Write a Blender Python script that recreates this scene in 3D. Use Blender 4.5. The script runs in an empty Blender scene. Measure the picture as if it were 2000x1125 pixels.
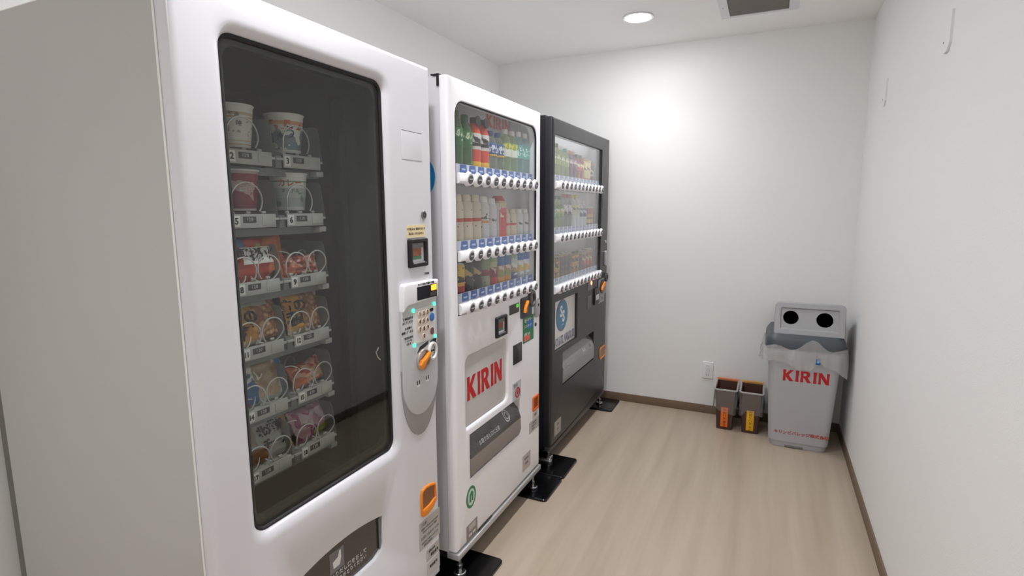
import bpy, bmesh, math, random
from mathutils import Vector, Matrix
random.seed(7)
sc = bpy.context.scene
C = sc.collection
PI = math.pi

# ------------------------------------------------------------------ camera, world, exposure
cam_d = bpy.data.cameras.new('camera'); cam = bpy.data.objects.new('camera', cam_d); C.objects.link(cam)
sc.camera = cam
cam_d.sensor_fit = 'HORIZONTAL'; cam_d.sensor_width = 36.0; cam_d.lens = 36.0 * 1062.1 / 2000.0
cam_d.clip_start = 0.02
yaw, pitch, roll = math.radians(25.2144), math.radians(-8.3259), math.radians(-0.1567)
fw = Vector((-math.sin(yaw) * math.cos(pitch), math.cos(yaw) * math.cos(pitch), math.sin(pitch)))
rt = Vector((math.cos(yaw), math.sin(yaw), 0)); up = rt.cross(fw)
rt2 = math.cos(roll) * rt + math.sin(roll) * up; up2 = -math.sin(roll) * rt + math.cos(roll) * up
m = Matrix((rt2, up2, -fw)).transposed().to_4x4(); m.translation = (0.8742, -3.7971, 1.3927)
cam.matrix_world = m

world = bpy.data.worlds.new('world'); sc.world = world; world.use_nodes = True
world.node_tree.nodes['Background'].inputs[0].default_value = (0.9, 0.95, 1, 1)
world.node_tree.nodes['Background'].inputs[1].default_value = 0.05
sc.view_settings.view_transform = 'Standard'; sc.view_settings.look = 'None'
sc.view_settings.gamma = 1.0; sc.view_settings.use_curve_mapping = False
sc.view_settings.exposure = 0.47
sc.cycles.transparent_max_bounces = 20
sc.cycles.max_bounces = 12; sc.cycles.diffuse_bounces = 10
sc.cycles.sample_clamp_indirect = 4.0
LAMP_GLOW = 122.0
LAMPS = [(0.145, -0.59, 15.0), (0.145, -1.75, 18.0), (0.145, -2.90, 19.0), (0.145, -4.40, 40.0)]   # ceiling downlights: x, y, watts
LAMP_COLOR = (0.975, 0.985, 1.015)

# ------------------------------------------------------------------ room measures
XL, XR, YB, YF, ZC = -1.021, 1.342, 0.0, -5.7, 2.446

# ------------------------------------------------------------------ materials
MATS = {}
def srgb(h):
    if isinstance(h, str):
        h = h.lstrip('#'); v = [int(h[i:i + 2], 16) / 255 for i in (0, 2, 4)]
    else: v = [c / 255 for c in h]
    return tuple((c / 12.92 if c <= .04045 else ((c + .055) / 1.055) ** 2.4) for c in v) + (1.0,)

def new_mat(name):
    mt = bpy.data.materials.new(name); mt.use_nodes = True
    nt = mt.node_tree; b = nt.nodes['Principled BSDF']
    return mt, nt, b

def pm(name, col, rough=.5, metal=0.0, coat=0.0, spec=.5, emit=None, es=1.0, bump=0.0, bscale=200, var=0.0, vscale=6):
    """plain procedural surface: colour with optional noise variation and fine bump"""
    if name in MATS: return MATS[name]
    mt, nt, b = new_mat(name)
    c = srgb(col)
    b.inputs['Base Color'].default_value = c
    b.inputs['Roughness'].default_value = rough; b.inputs['Metallic'].default_value = metal
    b.inputs['Specular IOR Level'].default_value = spec
    if coat: b.inputs['Coat Weight'].default_value = coat; b.inputs['Coat Roughness'].default_value = .08
    if emit is not None:
        b.inputs['Emission Color'].default_value = srgb(emit); b.inputs['Emission Strength'].default_value = es
    tc = nt.nodes.new('ShaderNodeTexCoord')
    if var:
        nz = nt.nodes.new('ShaderNodeTexNoise'); nz.inputs['Scale'].default_value = vscale; nz.inputs['Detail'].default_value = 3
        nt.links.new(tc.outputs['Object'], nz.inputs['Vector'])
        mx = nt.nodes.new('ShaderNodeMix'); mx.data_type = 'RGBA'
        mx.inputs[6].default_value = tuple(x * (1 - var) for x in c[:3]) + (1,); mx.inputs[7].default_value = tuple(min(1, x * (1 + var)) for x in c[:3]) + (1,)
        nt.links.new(nz.outputs['Fac'], mx.inputs[0]); nt.links.new(mx.outputs[2], b.inputs['Base Color'])
    if bump:
        nz = nt.nodes.new('ShaderNodeTexNoise'); nz.inputs['Scale'].default_value = bscale; nz.inputs['Detail'].default_value = 4
        nt.links.new(tc.outputs['Object'], nz.inputs['Vector'])
        bp = nt.nodes.new('ShaderNodeBump'); bp.inputs['Strength'].default_value = bump; bp.inputs['Distance'].default_value = .002
        nt.links.new(nz.outputs['Fac'], bp.inputs['Height']); nt.links.new(bp.outputs[0], b.inputs['Normal'])
    MATS[name] = mt
    return mt

def clear_mat(name, tint=(1, 1, 1), refl=1.0, rough=0.0, diffuse=0.0, dcol=(.8, .8, .8)):
    """pane / film: transparent with a Schlick surface reflection, optionally cloudy"""
    if name in MATS: return MATS[name]
    mt = bpy.data.materials.new(name); mt.use_nodes = True; nt = mt.node_tree; nt.nodes.clear()
    out = nt.nodes.new('ShaderNodeOutputMaterial')
    tr = nt.nodes.new('ShaderNodeBsdfTransparent'); tr.inputs[0].default_value = (*tint, 1)
    gl = nt.nodes.new('ShaderNodeBsdfGlossy'); gl.inputs['Roughness'].default_value = rough; gl.inputs[0].default_value = (1, 1, 1, 1)
    lw = nt.nodes.new('ShaderNodeLayerWeight'); lw.inputs[0].default_value = .5
    pw = nt.nodes.new('ShaderNodeMath'); pw.operation = 'POWER'; pw.inputs[1].default_value = 5
    nt.links.new(lw.outputs['Facing'], pw.inputs[0])
    ma = nt.nodes.new('ShaderNodeMath'); ma.operation = 'MULTIPLY_ADD'; ma.inputs[1].default_value = .96 * refl; ma.inputs[2].default_value = .04 * refl
    nt.links.new(pw.outputs[0], ma.inputs[0])
    base = tr.outputs[0]
    if diffuse:
        df = nt.nodes.new('ShaderNodeBsdfDiffuse'); df.inputs[0].default_value = (*dcol, 1)
        tl = nt.nodes.new('ShaderNodeBsdfTranslucent'); tl.inputs[0].default_value = (*dcol, 1)
        m0 = nt.nodes.new('ShaderNodeMixShader'); m0.inputs[0].default_value = .4
        nt.links.new(df.outputs[0], m0.inputs[1]); nt.links.new(tl.outputs[0], m0.inputs[2])
        m1 = nt.nodes.new('ShaderNodeMixShader'); m1.inputs[0].default_value = diffuse
        nt.links.new(tr.outputs[0], m1.inputs[1]); nt.links.new(m0.outputs[0], m1.inputs[2]); base = m1.outputs[0]
    mx = nt.nodes.new('ShaderNodeMixShader')
    nt.links.new(ma.outputs[0], mx.inputs[0]); nt.links.new(base, mx.inputs[1]); nt.links.new(gl.outputs[0], mx.inputs[2])
    nt.links.new(mx.outputs[0], out.inputs[0])
    MATS[name] = mt
    return mt

def bands(name, stops, axis='Z', rough=.35, blob=None, metal=0.0, alpha_like=None):
    """printed wrap: constant colour bands along an object axis (metres from the part's centre) plus printed blobs"""
    if name in MATS: return MATS[name]
    mt, nt, b = new_mat(name)
    b.inputs['Roughness'].default_value = rough; b.inputs['Metallic'].default_value = metal
    tc = nt.nodes.new('ShaderNodeTexCoord'); sx = nt.nodes.new('ShaderNodeSeparateXYZ')
    nt.links.new(tc.outputs['Generated'], sx.inputs[0])
    cr = nt.nodes.new('ShaderNodeValToRGB'); cr.color_ramp.interpolation = 'CONSTANT'
    el = cr.color_ramp.elements
    el[0].position = stops[0][0]; el[0].color = srgb(stops[0][1])
    while len(el) > 1: el.remove(el[1])
    for p, c in stops[1:]:
        e = el.new(p); e.color = srgb(c)
    nt.links.new(sx.outputs[axis], cr.inputs[0])
    col = cr.outputs[0]
    for (scale, thr, c, z0, z1) in (blob or []):
        nz = nt.nodes.new('ShaderNodeTexNoise'); nz.inputs['Scale'].default_value = scale; nz.inputs['Detail'].default_value = 1.5
        nt.links.new(tc.outputs['Object'], nz.inputs['Vector'])
        gt = nt.nodes.new('ShaderNodeMath'); gt.operation = 'GREATER_THAN'; gt.inputs[1].default_value = thr; nt.links.new(nz.outputs['Fac'], gt.inputs[0])
        a = nt.nodes.new('ShaderNodeMath'); a.operation = 'GREATER_THAN'; a.inputs[1].default_value = z0; nt.links.new(sx.outputs['Z'], a.inputs[0])
        l = nt.nodes.new('ShaderNodeMath'); l.operation = 'LESS_THAN'; l.inputs[1].default_value = z1; nt.links.new(sx.outputs['Z'], l.inputs[0])
        p1 = nt.nodes.new('ShaderNodeMath'); p1.operation = 'MULTIPLY'; nt.links.new(gt.outputs[0], p1.inputs[0]); nt.links.new(a.outputs[0], p1.inputs[1])
        p2 = nt.nodes.new('ShaderNodeMath'); p2.operation = 'MULTIPLY'; nt.links.new(p1.outputs[0], p2.inputs[0]); nt.links.new(l.outputs[0], p2.inputs[1])
        mx = nt.nodes.new('ShaderNodeMix'); mx.data_type = 'RGBA'; mx.inputs[7].default_value = srgb(c)
        nt.links.new(p2.outputs[0], mx.inputs[0]); nt.links.new(col, mx.inputs[6]); col = mx.outputs[2]
    nt.links.new(col, b.inputs['Base Color'])
    MATS[name] = mt
    return mt

def floor_mat():
    mt, nt, b = new_mat('floor_vinyl')
    tc = nt.nodes.new('ShaderNodeTexCoord'); mp = nt.nodes.new('ShaderNodeMapping'); mp.inputs['Scale'].default_value = (9, .55, 1)
    nt.links.new(tc.outputs['Object'], mp.inputs[0])
    nz = nt.nodes.new('ShaderNodeTexNoise'); nz.inputs['Scale'].default_value = 1.3; nz.inputs['Detail'].default_value = 5; nz.inputs['Roughness'].default_value = .55
    nt.links.new(mp.outputs[0], nz.inputs['Vector'])
    cr = nt.nodes.new('ShaderNodeValToRGB')
    cr.color_ramp.elements[0].position = .3; cr.color_ramp.elements[0].color = srgb('#a89885')
    cr.color_ramp.elements[1].position = .72; cr.color_ramp.elements[1].color = srgb('#beaf9d')
    nt.links.new(nz.outputs['Fac'], cr.inputs[0]); nt.links.new(cr.outputs[0], b.inputs['Base Color'])
    b.inputs['Roughness'].default_value = .34
    bp = nt.nodes.new('ShaderNodeBump'); bp.inputs['Strength'].default_value = .08; bp.inputs['Distance'].default_value = .002
    n2 = nt.nodes.new('ShaderNodeTexNoise'); n2.inputs['Scale'].default_value = 40; nt.links.new(tc.outputs['Object'], n2.inputs['Vector'])
    nt.links.new(n2.outputs['Fac'], bp.inputs['Height']); nt.links.new(bp.outputs[0], b.inputs['Normal'])
    return mt

WALL = pm('wall_paper', '#ebebea', .85, bump=.25, bscale=260)
CEIL = pm('ceiling_paper', '#f5f4f2', .9, bump=.2, bscale=220)
BASE = pm('baseboard_vinyl', '#75624f', .5, var=.08, vscale=20)
WHITE = pm('machine_white', '#f3f2f6', .3, coat=.25)
WHITEA = pm('snack_machine_white', '#d9d8dd', .3, coat=.25)
WHITE2 = pm('machine_white_satin', '#dfdee2', .38)
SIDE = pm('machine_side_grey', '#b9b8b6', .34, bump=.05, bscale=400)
GREYDK = pm('liner_dark', '#4a4c48', .4)
LINERM = pm('liner_polished', '#5a5d5b', .16, metal=.35)
BLACK = pm('black_plastic', '#101012', .35)
RUBBER = pm('black_rubber', '#0b0b0c', .45)
MATB = pm('mat_black', '#07080a', .22)
GUN = pm('machine_black', '#2b2c2e', .36, spec=.45, bump=.06, bscale=500)
GUN2 = pm('machine_black_side', '#1b1e24', .4)
STEEL = pm('steel', '#c7c9cb', .25, metal=1.0)
STEELD = pm('steel_satin', '#8f9193', .4, metal=1.0)
CHROME = pm('chrome', '#e6e7e8', .1, metal=1.0)
LGREY = pm('plastic_light_grey', '#c2c2c4', .4)
MGREY = pm('plastic_mid_grey', '#9b9897', .45)
DGREY = pm('plastic_dark_grey', '#3a3a3c', .4)
ORANGE = pm('orange_plastic', '#f08a1a', .35)
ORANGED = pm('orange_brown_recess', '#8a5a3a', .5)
RED = pm('logo_red', '#c2141f', .4)
TRAYM = pm('tray_grey', '#b4b5b2', .45)
WIRE = pm('coil_wire', '#d6d7d6', .25, metal=.35)
TRAYD = pm('tray_side_grey', '#7c807f', .5)
PAPERW = pm('print_white', '#e8e8e6', .5)
PRINTB = pm('print_black', '#1b1b1d', .5)
PRINTG = pm('print_grey', '#77787a', .5)
CREAM = pm('sticker_cream', '#ead9ae', .5)
STICK = pm('sticker_silver', '#b3aeab', .4)
BLUEP = pm('print_blue', '#2f6fb5', .4)
GREENP = pm('print_green', '#1f7a4d', .4)
GLASS = clear_mat('pane_clear', (.97, .98, .98))
GLASST = clear_mat('pane_tinted', (.89, .905, .89))
ACRYL = clear_mat('divider_acrylic', (.8, .82, .82), .6, .1, .45, (.42, .44, .43))
BAGF = clear_mat('bag_film', (.93, .93, .93), 1.2, .25, .42, (.85, .85, .84))
BAGT = clear_mat('bag_film_thin', (.92, .92, .92), 1.5, .2, .15, (.75, .75, .75))
SMOKE = clear_mat('flap_smoked', (.35, .34, .33), 1.2, .05, .55, (.10, .09, .085))
FLAPG = clear_mat('flap_grey', (.6, .6, .6), 1.2, .08, .6, (.22, .22, .22))

# ------------------------------------------------------------------ mesh helpers
W = {}
def finish(bm, name, angle=35):
    bmesh.ops.remove_doubles(bm, verts=bm.verts, dist=1e-6)
    bmesh.ops.recalc_face_normals(bm, faces=bm.faces)
    me = bpy.data.meshes.new(name); bm.to_mesh(me); bm.free()
    for p in me.polygons:          # faces flagged by plate() stay perfectly flat
        p.use_smooth = p.material_index == 0; p.material_index = 0
    me.set_sharp_from_angle(angle=math.radians(angle))
    return me

def put(name, me, mat, parent=None, at=None):
    """link a mesh whose vertices are in world space: origin goes to the box centre; parent keeps world place"""
    o = bpy.data.objects.new(name, me); C.objects.link(o)
    if at is None:
        xs = [v.co for v in me.vertices]
        lo = Vector((min(v.x for v in xs), min(v.y for v in xs), min(v.z for v in xs))); hi = Vector((max(v.x for v in xs), max(v.y for v in xs), max(v.z for v in xs)))
        c = (lo + hi) / 2
        me.transform(Matrix.Translation(-c))
    else: c = Vector(at)
    W[o] = c
    o.parent = parent
    o.location = c - (W[parent] if parent else Vector((0, 0, 0)))
    if mat and not me.materials: me.materials.append(mat)
    return o

def obj(name, bm, mat, parent=None, angle=35, label=None):
    o = put(name, finish(bm, name, angle), mat, parent)
    if label: o['label'] = label
    return o

def tag(o, label, cat, group=None):
    o['label'] = label; o['category'] = cat
    if group: o['group'] = group
    return o

def thing(name, label, cat, loc, group=None):
    o = bpy.data.objects.new(name, None); C.objects.link(o); o.location = loc; W[o] = Vector(loc); o.empty_display_size = .05
    return tag(o, label, cat, group)

def struct(name, bm, mat):
    o = obj(name, bm, mat); o['kind'] = 'structure'; return o

def nbm(): return bmesh.new()

def box(bm, a, b, bev=0.0, seg=2):
    x0, y0, z0 = a; x1, y1, z1 = b
    vs = [bm.verts.new(p) for p in ((x0, y0, z0), (x1, y0, z0), (x1, y1, z0), (x0, y1, z0), (x0, y0, z1), (x1, y0, z1), (x1, y1, z1), (x0, y1, z1))]
    fs = [bm.faces.new([vs[i] for i in q]) for q in ((0, 3, 2, 1), (4, 5, 6, 7), (0, 1, 5, 4), (1, 2, 6, 5), (2, 3, 7, 6), (3, 0, 4, 7))]
    if bev:
        es = list({e for f in fs for e in f.edges})
        bmesh.ops.bevel(bm, geom=es, offset=bev, segments=seg, affect='EDGES', profile=.5)
    return bm

def B(a, b, bev=0.0, seg=2): return box(nbm(), a, b, bev, seg)

def frame_axes(d):
    d = Vector(d).normalized()
    u = d.orthogonal().normalized(); v = d.cross(u)
    return u, v

def cyl(bm, p0, p1, r0, r1=None, n=20, bev=0):
    p0, p1 = Vector(p0), Vector(p1); r1 = r0 if r1 is None else r1
    u, v = frame_axes(p1 - p0); dd = (p1 - p0).normalized()
    prof = [(0, r0), ((p1 - p0).length, r1)]
    if bev: prof = [(0, r0 - bev), (bev, r0), ((p1 - p0).length - bev, r1), ((p1 - p0).length, r1 - bev)]
    rings = [[bm.verts.new(p0 + dd * h + r * (math.cos(2 * PI * i / n) * u + math.sin(2 * PI * i / n) * v)) for i in range(n)] for h, r in prof]
    for a, b in zip(rings, rings[1:]):
        for i in range(n): bm.faces.new((a[i], a[(i + 1) % n], b[(i + 1) % n], b[i]))
    bm.faces.new(rings[0][::-1]); bm.faces.new(rings[-1])
    return bm

def lathe(bm, prof, c, n=24, sx=1, sy=1):
    """profile (r, z) turned about the vertical through c"""
    rings = []
    for r, z in prof:
        if r < 1e-6: rings.append([bm.verts.new((c[0], c[1], c[2] + z))])
        else: rings.append([bm.verts.new((c[0] + sx * r * math.cos(2 * PI * i / n), c[1] + sy * r * math.sin(2 * PI * i / n), c[2] + z)) for i in range(n)])
    for a, b in zip(rings, rings[1:]):
        for i in range(n):
            j = (i + 1) % n
            if len(a) == 1 and len(b) == 1: continue
            if len(a) == 1: bm.faces.new((a[0], b[j], b[i]))
            elif len(b) == 1: bm.faces.new((a[i], a[j], b[0]))
            else: bm.faces.new((a[i], a[j], b[j], b[i]))
    return bm

def tube(bm, pts, r, n=6):
    pts = [Vector(p) for p in pts]; rings = []
    t0 = (pts[1] - pts[0]).normalized(); u = t0.orthogonal().normalized()
    for i, p in enumerate(pts):
        t = (pts[min(i + 1, len(pts) - 1)] - pts[max(i - 1, 0)]).normalized()
        u = (u - t * u.dot(t)).normalized(); v = t.cross(u)
        rings.append([bm.verts.new(p + r * (math.cos(2 * PI * k / n) * u + math.sin(2 * PI * k / n) * v)) for k in range(n)])
    for a, b in zip(rings, rings[1:]):
        for k in range(n): bm.faces.new((a[k], a[(k + 1) % n], b[(k + 1) % n], b[k]))
    bm.faces.new(rings[0][::-1]); bm.faces.new(rings[-1])
    return bm

def rrect(y0, y1, z0, z1, r=.0, n=6):
    """rounded rectangle as a function of inset; r may be one radius or (bl, br, tr, tl)"""
    rr = r if isinstance(r, (tuple, list)) else (r,) * 4
    def f(s):
        pts = []
        for (cy, cz, sy, sz, a0, q) in ((y0, z0, 1, 1, PI, rr[0]), (y1, z0, -1, 1, 1.5 * PI, rr[1]), (y1, z1, -1, -1, 0, rr[2]), (y0, z1, 1, -1, .5 * PI, rr[3])):
            q2 = max(q - s, .0006)
            oy, oz = cy + sy * (s + q2), cz + sz * (s + q2)
            for k in range(n + 1):
                a = a0 + (PI / 2) * k / n
                pts.append((oy + q2 * math.cos(a), oz + q2 * math.sin(a)))
        return pts
    return f

def poly(pts):
    """arbitrary CCW outline as a function of inset"""
    def f(s):
        if abs(s) < 1e-9: return list(pts)
        out = []; n = len(pts)
        for i in range(n):
            a, b, c = Vector(pts[i - 1]), Vector(pts[i]), Vector(pts[(i + 1) % n])
            n1 = Vector((-(b - a).y, (b - a).x)).normalized(); n2 = Vector((-(c - b).y, (c - b).x)).normalized()
            nn = (n1 + n2); k = 1 / max(.5, 1 + n1.dot(n2)) if nn.length > 1e-6 else 0
            p = b + nn * k * s
            out.append((p.x, p.y))
        return out
    return f

def ellip(cy, cz, ry, rz, n=40):
    return lambda s: [(cy + (ry - s) * math.cos(2 * PI * i / n), cz + (rz - s) * math.sin(2 * PI * i / n)) for i in range(n)]

def plate(xf, outer, prof, holes=(), back=True, axis='x'):
    """slab facing +x (or -y): outer(inset) lofted along prof [(inset, d)] back->front, with holes [(loop, [(inset, d)] front->back)]"""
    bm = nbm()
    if axis == 'x': P = lambda p, d: (xf + d, p[0], p[1])
    else: P = lambda p, d: (p[0], xf - d, p[1])
    def ring(f, s, d): return [bm.verts.new(P(p, d)) for p in f(s)]
    def bridge(a, b):
        n = len(a)
        for i in range(n): bm.faces.new((a[i], a[(i + 1) % n], b[(i + 1) % n], b[i]))
    def edges(r): return [bm.edges.get((r[i], r[(i + 1) % len(r)])) or bm.edges.new((r[i], r[(i + 1) % len(r)])) for i in range(len(r))]
    R = [ring(outer, s, d) for s, d in prof]
    for a, b in zip(R, R[1:]): bridge(a, b)
    front, backs = list(edges(R[-1])), list(edges(R[0]))
    for f, pr in holes:
        H = [ring(f, s, d) for s, d in pr]
        for a, b in zip(H, H[1:]): bridge(a, b)
        front += edges(H[0]); backs += edges(H[-1])
    def fill(es):
        if holes: bmesh.ops.triangle_fill(bm, use_beauty=True, use_dissolve=False, edges=es)
        else: bmesh.ops.contextual_create(bm, geom=es)
    old = set(bm.faces)
    fill(front)
    if back: fill(backs)
    for f in bm.faces:
        if f not in old: f.material_index = 1
    return bm

def round_prof(th, r, k=4):
    return [(0, -th)] + [(r * (1 - math.cos(a)), -r + r * math.sin(a)) for a in [PI / 2 * i / k for i in range(k + 1)]]

def slab(xf, f, d0, d1, r=0.0, axis='x'):
    """thin plate between depths d0 and d1 in front of plane xf"""
    return plate(xf + (d1 if axis == 'x' else -d1), f, round_prof(d1 - d0, r) if r else [(0, d0 - d1), (0, 0)], axis=axis)

def shell(a, b, ca, cb):
    """box a..b with a cavity ca..cb open towards +x"""
    bm = nbm()
    def c8(p, q): return [bm.verts.new(v) for v in ((p[0], p[1], p[2]), (q[0], p[1], p[2]), (q[0], q[1], p[2]), (p[0], q[1], p[2]), (p[0], p[1], q[2]), (q[0], p[1], q[2]), (q[0], q[1], q[2]), (p[0], q[1], q[2]))]
    o = c8(a, b); i = c8(ca, (b[0], cb[1], cb[2]))
    for q in ((0, 3, 2, 1), (4, 5, 6, 7), (0, 1, 5, 4), (2, 3, 7, 6), (3, 0, 4, 7)): bm.faces.new([o[k] for k in q])
    for q in ((0, 1, 2, 3), (7, 6, 5, 4), (4, 5, 1, 0), (6, 7, 3, 2), (7, 4, 0, 3)): bm.faces.new([i[k] for k in q])
    fo, fi = [o[k] for k in (1, 2, 6, 5)], [i[k] for k in (1, 2, 6, 5)]
    for k in range(4): bm.faces.new((fo[k], fo[(k + 1) % 4], fi[(k + 1) % 4], fi[k]))
    return bm

_txt = {}
def text_mesh(s, size, bold=0.0, depth=.0004, shear=0.0, spacing=1.0, align='CENTER'):
    cu = bpy.data.curves.new('lettering', 'FONT'); cu.body = s; cu.size = size; cu.offset = bold; cu.extrude = depth
    cu.align_x = align; cu.align_y = 'CENTER'; cu.shear = shear; cu.space_character = spacing; cu.resolution_u = 2; cu.space_line = 1.0
    t = bpy.data.objects.new('tmp_text', cu); C.objects.link(t)
    dg = bpy.context.evaluated_depsgraph_get()
    me = bpy.data.meshes.new_from_object(t.evaluated_get(dg))
    bpy.data.objects.remove(t); bpy.data.curves.remove(cu)
    me.materials.clear()
    return me

def lettering(s, size, pos, mat, parent, face='x', bold=0.0, sx=1.0, rot=0.0, shear=0.0, spacing=1.0, name='lettering', tiltx=None):
    me = text_mesh(s, size, bold, shear=shear, spacing=spacing)
    M = Matrix.Rotation(rot, 4, 'Z') @ Matrix.Diagonal((sx, 1, 1, 1))
    if face == 'x': R = Matrix(((0, 0, 1, 0), (1, 0, 0, 0), (0, 1, 0, 0), (0, 0, 0, 1)))
    else: R = Matrix(((1, 0, 0, 0), (0, 0, -1, 0), (0, 1, 0, 0), (0, 0, 0, 1)))
    if tiltx is not None: R = tiltx @ R
    me.transform(Matrix.Translation(pos) @ R @ M)
    if not me.vertices: return None
    return put(name, me, mat, parent)

GL = {'K': (.98, [[(0, 0), (.27, 0), (.24, .40), (.60, 0), (.98, 0), (.50, .54), (.92, 1), (.62, 1), (.24, .62), (.27, 1), (0, 1), (.03, .5)]]),
      'I': (.30, [[(0, 0), (.30, 0), (.26, .5), (.30, 1), (0, 1), (.04, .5)]]),
      'R': (.97, [[(0, 0), (.27, 0), (.24, .40), (.33, .40), (.60, 0), (.97, 0), (.63, .46), (.79, .57), (.84, .72), (.79, .89), (.60, 1), (0, 1), (.03, .5)], [(.25, .57), (.25, .83), (.47, .83), (.55, .70), (.46, .57)]]),
      'N': (.94, [[(0, 0), (.24, 0), (.21, .62), (.66, 0), (.94, 0), (.92, .5), (.94, 1), (.70, 1), (.72, .40), (.29, 1), (0, 1), (.03, .5)]])}
def logo(a0, z0, h, w, plane, mat, parent, face='x', d=.001, shear=0.0):
    """flared capital letters, each letter its own sub-part"""
    tot = sum(GL[c][0] for c in 'KIRIN') + .14 * 4; k = w / tot; x = 0
    for ch in 'KIRIN':
        wd, loops = GL[ch]
        q = [[(a0 + (px + x + shear * pz) * k, z0 + pz * h) for px, pz in lp] for lp in loops]
        hs = [(poly(list(reversed(q[1]))), [(0, 0), (0, -d)])] if len(q) > 1 else []
        bm = plate(plane, poly(q[0]), [(0, -d), (0, 0)], hs, axis='x' if face == 'x' else 'y')
        if not hs:
            bmesh.ops.triangulate(bm, faces=bm.faces)
        obj('logo_letter', bm, mat, parent)
        x += wd + .14

# ------------------------------------------------------------------ the room
T = .12
FLOOR = floor_mat()
struct('floor', B((XL - T, YF - T, -.1), (XR + T, YB + T, 0)), FLOOR)
struct('ceiling', B((XL - T, YF - T, ZC), (XR + T, YB + T, ZC + .1)), CEIL)
struct('wall_back', B((XL - T, YB, 0), (XR + T, YB + T, ZC)), WALL)
struct('wall_left', B((XL - T, YF, 0), (XL, YB, ZC)), WALL)
struct('wall_right', B((XR, YF, 0), (XR + T, YB, ZC)), WALL)
struct('wall_front', B((XL - T, YF - T, 0), (XR + T, YF, ZC)), WALL)
struct('baseboard_back', B((XL, YB - .008, 0), (XR, YB, .058), .002), BASE)
struct('baseboard_right', B((XR - .008, YF, 0), (XR, YB - .008, .058), .002), BASE)
struct('baseboard_left', B((XL, YF, 0), (XL + .008, YB - .008, .058), .002), BASE)

# downlights
LAMPW = pm('lamp_diffuser', '#ffffff', .5, emit='#fbfcff', es=LAMP_GLOW)
def downlight(x, y, power, label):
    t = thing('downlight', label, 'light', (x, y, ZC), 'recessed ceiling downlights')
    bm = lathe(nbm(), [(.066, .0), (.084, .0), (.086, -.004), (.084, -.008), (.07, -.008), (.066, -.003), (.066, 0)], (x, y, ZC), 40)
    obj('trim_ring', bm, WHITE2, t)
    bm = lathe(nbm(), [(0, -.014), (.03, -.0135), (.055, -.011), (.065, -.006), (.0655, -.001), (0, -.001)], (x, y, ZC), 40)
    obj('diffuser', bm, LAMPW, t)
    ld = bpy.data.lights.new('downlight_bulb', 'SPOT'); ld.energy = power; ld.color = LAMP_COLOR; ld.spot_size = math.radians(136); ld.spot_blend = 1.0; ld.shadow_soft_size = .06
    lo = bpy.data.objects.new('downlight_bulb', ld); C.objects.link(lo); lo.parent = t; lo.location = (0, 0, -.03)
downlight(*LAMPS[0], 'round white recessed downlight glowing in the ceiling before the back wall')
downlight(*LAMPS[1], 'round recessed downlight in the ceiling before the middle white machine, outside the frame')
downlight(*LAMPS[2], 'round recessed downlight in the ceiling before the snack machine, outside the frame')
downlight(*LAMPS[3], 'round recessed downlight in the ceiling behind the viewpoint, outside the frame')

# ceiling vent
t = thing('ceiling_vent', 'square grey ventilation grille in a white frame on the ceiling', 'vent', (.755, -.55, ZC))
def zframe(x0, x1, y0, y1, ix0, ix1, iy0, iy1, z0, z1):
    bm = nbm()
    o = [(x0, y0), (x1, y0), (x1, y1), (x0, y1)]; i = [(ix0, iy0), (ix1, iy0), (ix1, iy1), (ix0, iy1)]
    v = [[bm.verts.new((p[0], p[1], z)) for p in l] for l, z in ((o, z1), (o, z0), (i, z0), (i, z1))]
    for a, b in ((0, 1), (1, 2), (2, 3), (3, 0)):
        for k in range(4): bm.faces.new((v[a][k], v[a][(k + 1) % 4], v[b][(k + 1) % 4], v[b][k]))
    return bm
obj('vent_frame', zframe(.565, .948, -.76, -.378, .61, .90, -.70, -.405, ZC - .012, ZC), WHITE2, t)
GRIL = pm('vent_grey', '#716b65', .7)
gp = obj('vent_panel', B((.611, -.699, ZC - .006), (.899, -.406, ZC - .001)), GRIL, t)
for k in range(14):
    yy = -.69 + k * .0208
    obj('vent_slat', B((.612, yy, ZC - .0085), (.898, yy + .0200, ZC - .006)), GRIL, gp)
obj('screw', cyl(nbm(), (.585, -.56, ZC - .013), (.585, -.56, ZC - .012), .004, n=10), STEELD, t)

# wall plates on the right wall
def wall_plate(y0, y1, z0, z1, label):
    t = thing('wall_plate', label, 'wall plate', (XR, (y0 + y1) / 2, z0), 'white hook plates on the right wall')
    c = .022
    pts = [(y0 + c, z0), (y1 - c, z0), (y1, z0 + c), (y1, z1), (y0, z1), (y0, z0 + c)]
    bm = nbm(); a = [bm.verts.new((XR, p[0], p[1])) for p in pts]; b = [bm.verts.new((XR - .007, p[0], p[1])) for p in pts]
    for k in range(6): bm.faces.new((a[k], a[(k + 1) % 6], b[(k + 1) % 6], b[k]))
    bm.faces.new(a[::-1]); bm.faces.new(b)
    obj('plate', bm, WALL, t)
    obj('screw', cyl(nbm(), (XR - .008, y1 - .015, z0 + .035), (XR - .007, y1 - .015, z0 + .035), .0035, n=10), STEELD, t)
wall_plate(-1.655, -1.575, 1.868, 1.985, 'white chamfered wall plate high on the right wall, the nearer of two')
wall_plate(-.613, -.535, 1.874, 1.995, 'white chamfered wall plate on the right wall, the one nearer the corner')

# socket plate on the back wall
t = thing('wall_outlet', 'white wall socket plate low on the back wall above the small bins', 'socket', (.554, 0, .25))
obj('cover_plate', slab(0, rrect(.519, .589, .246, .362, .004), 0, .008, .003, axis='y'), PAPERW, t)
ins = obj('socket_insert', slab(-.008, rrect(.540, .568, .266, .342, .002), 0, .002, .001, axis='y'), WHITE2, t)
for zz in (.334, .272):
    for dx in (-.006, .006): obj('slot', B((.554 + dx - .0012, -.0106, zz - .004), (.554 + dx + .0012, -.0098, zz + .004)), PRINTG, ins)

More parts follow.
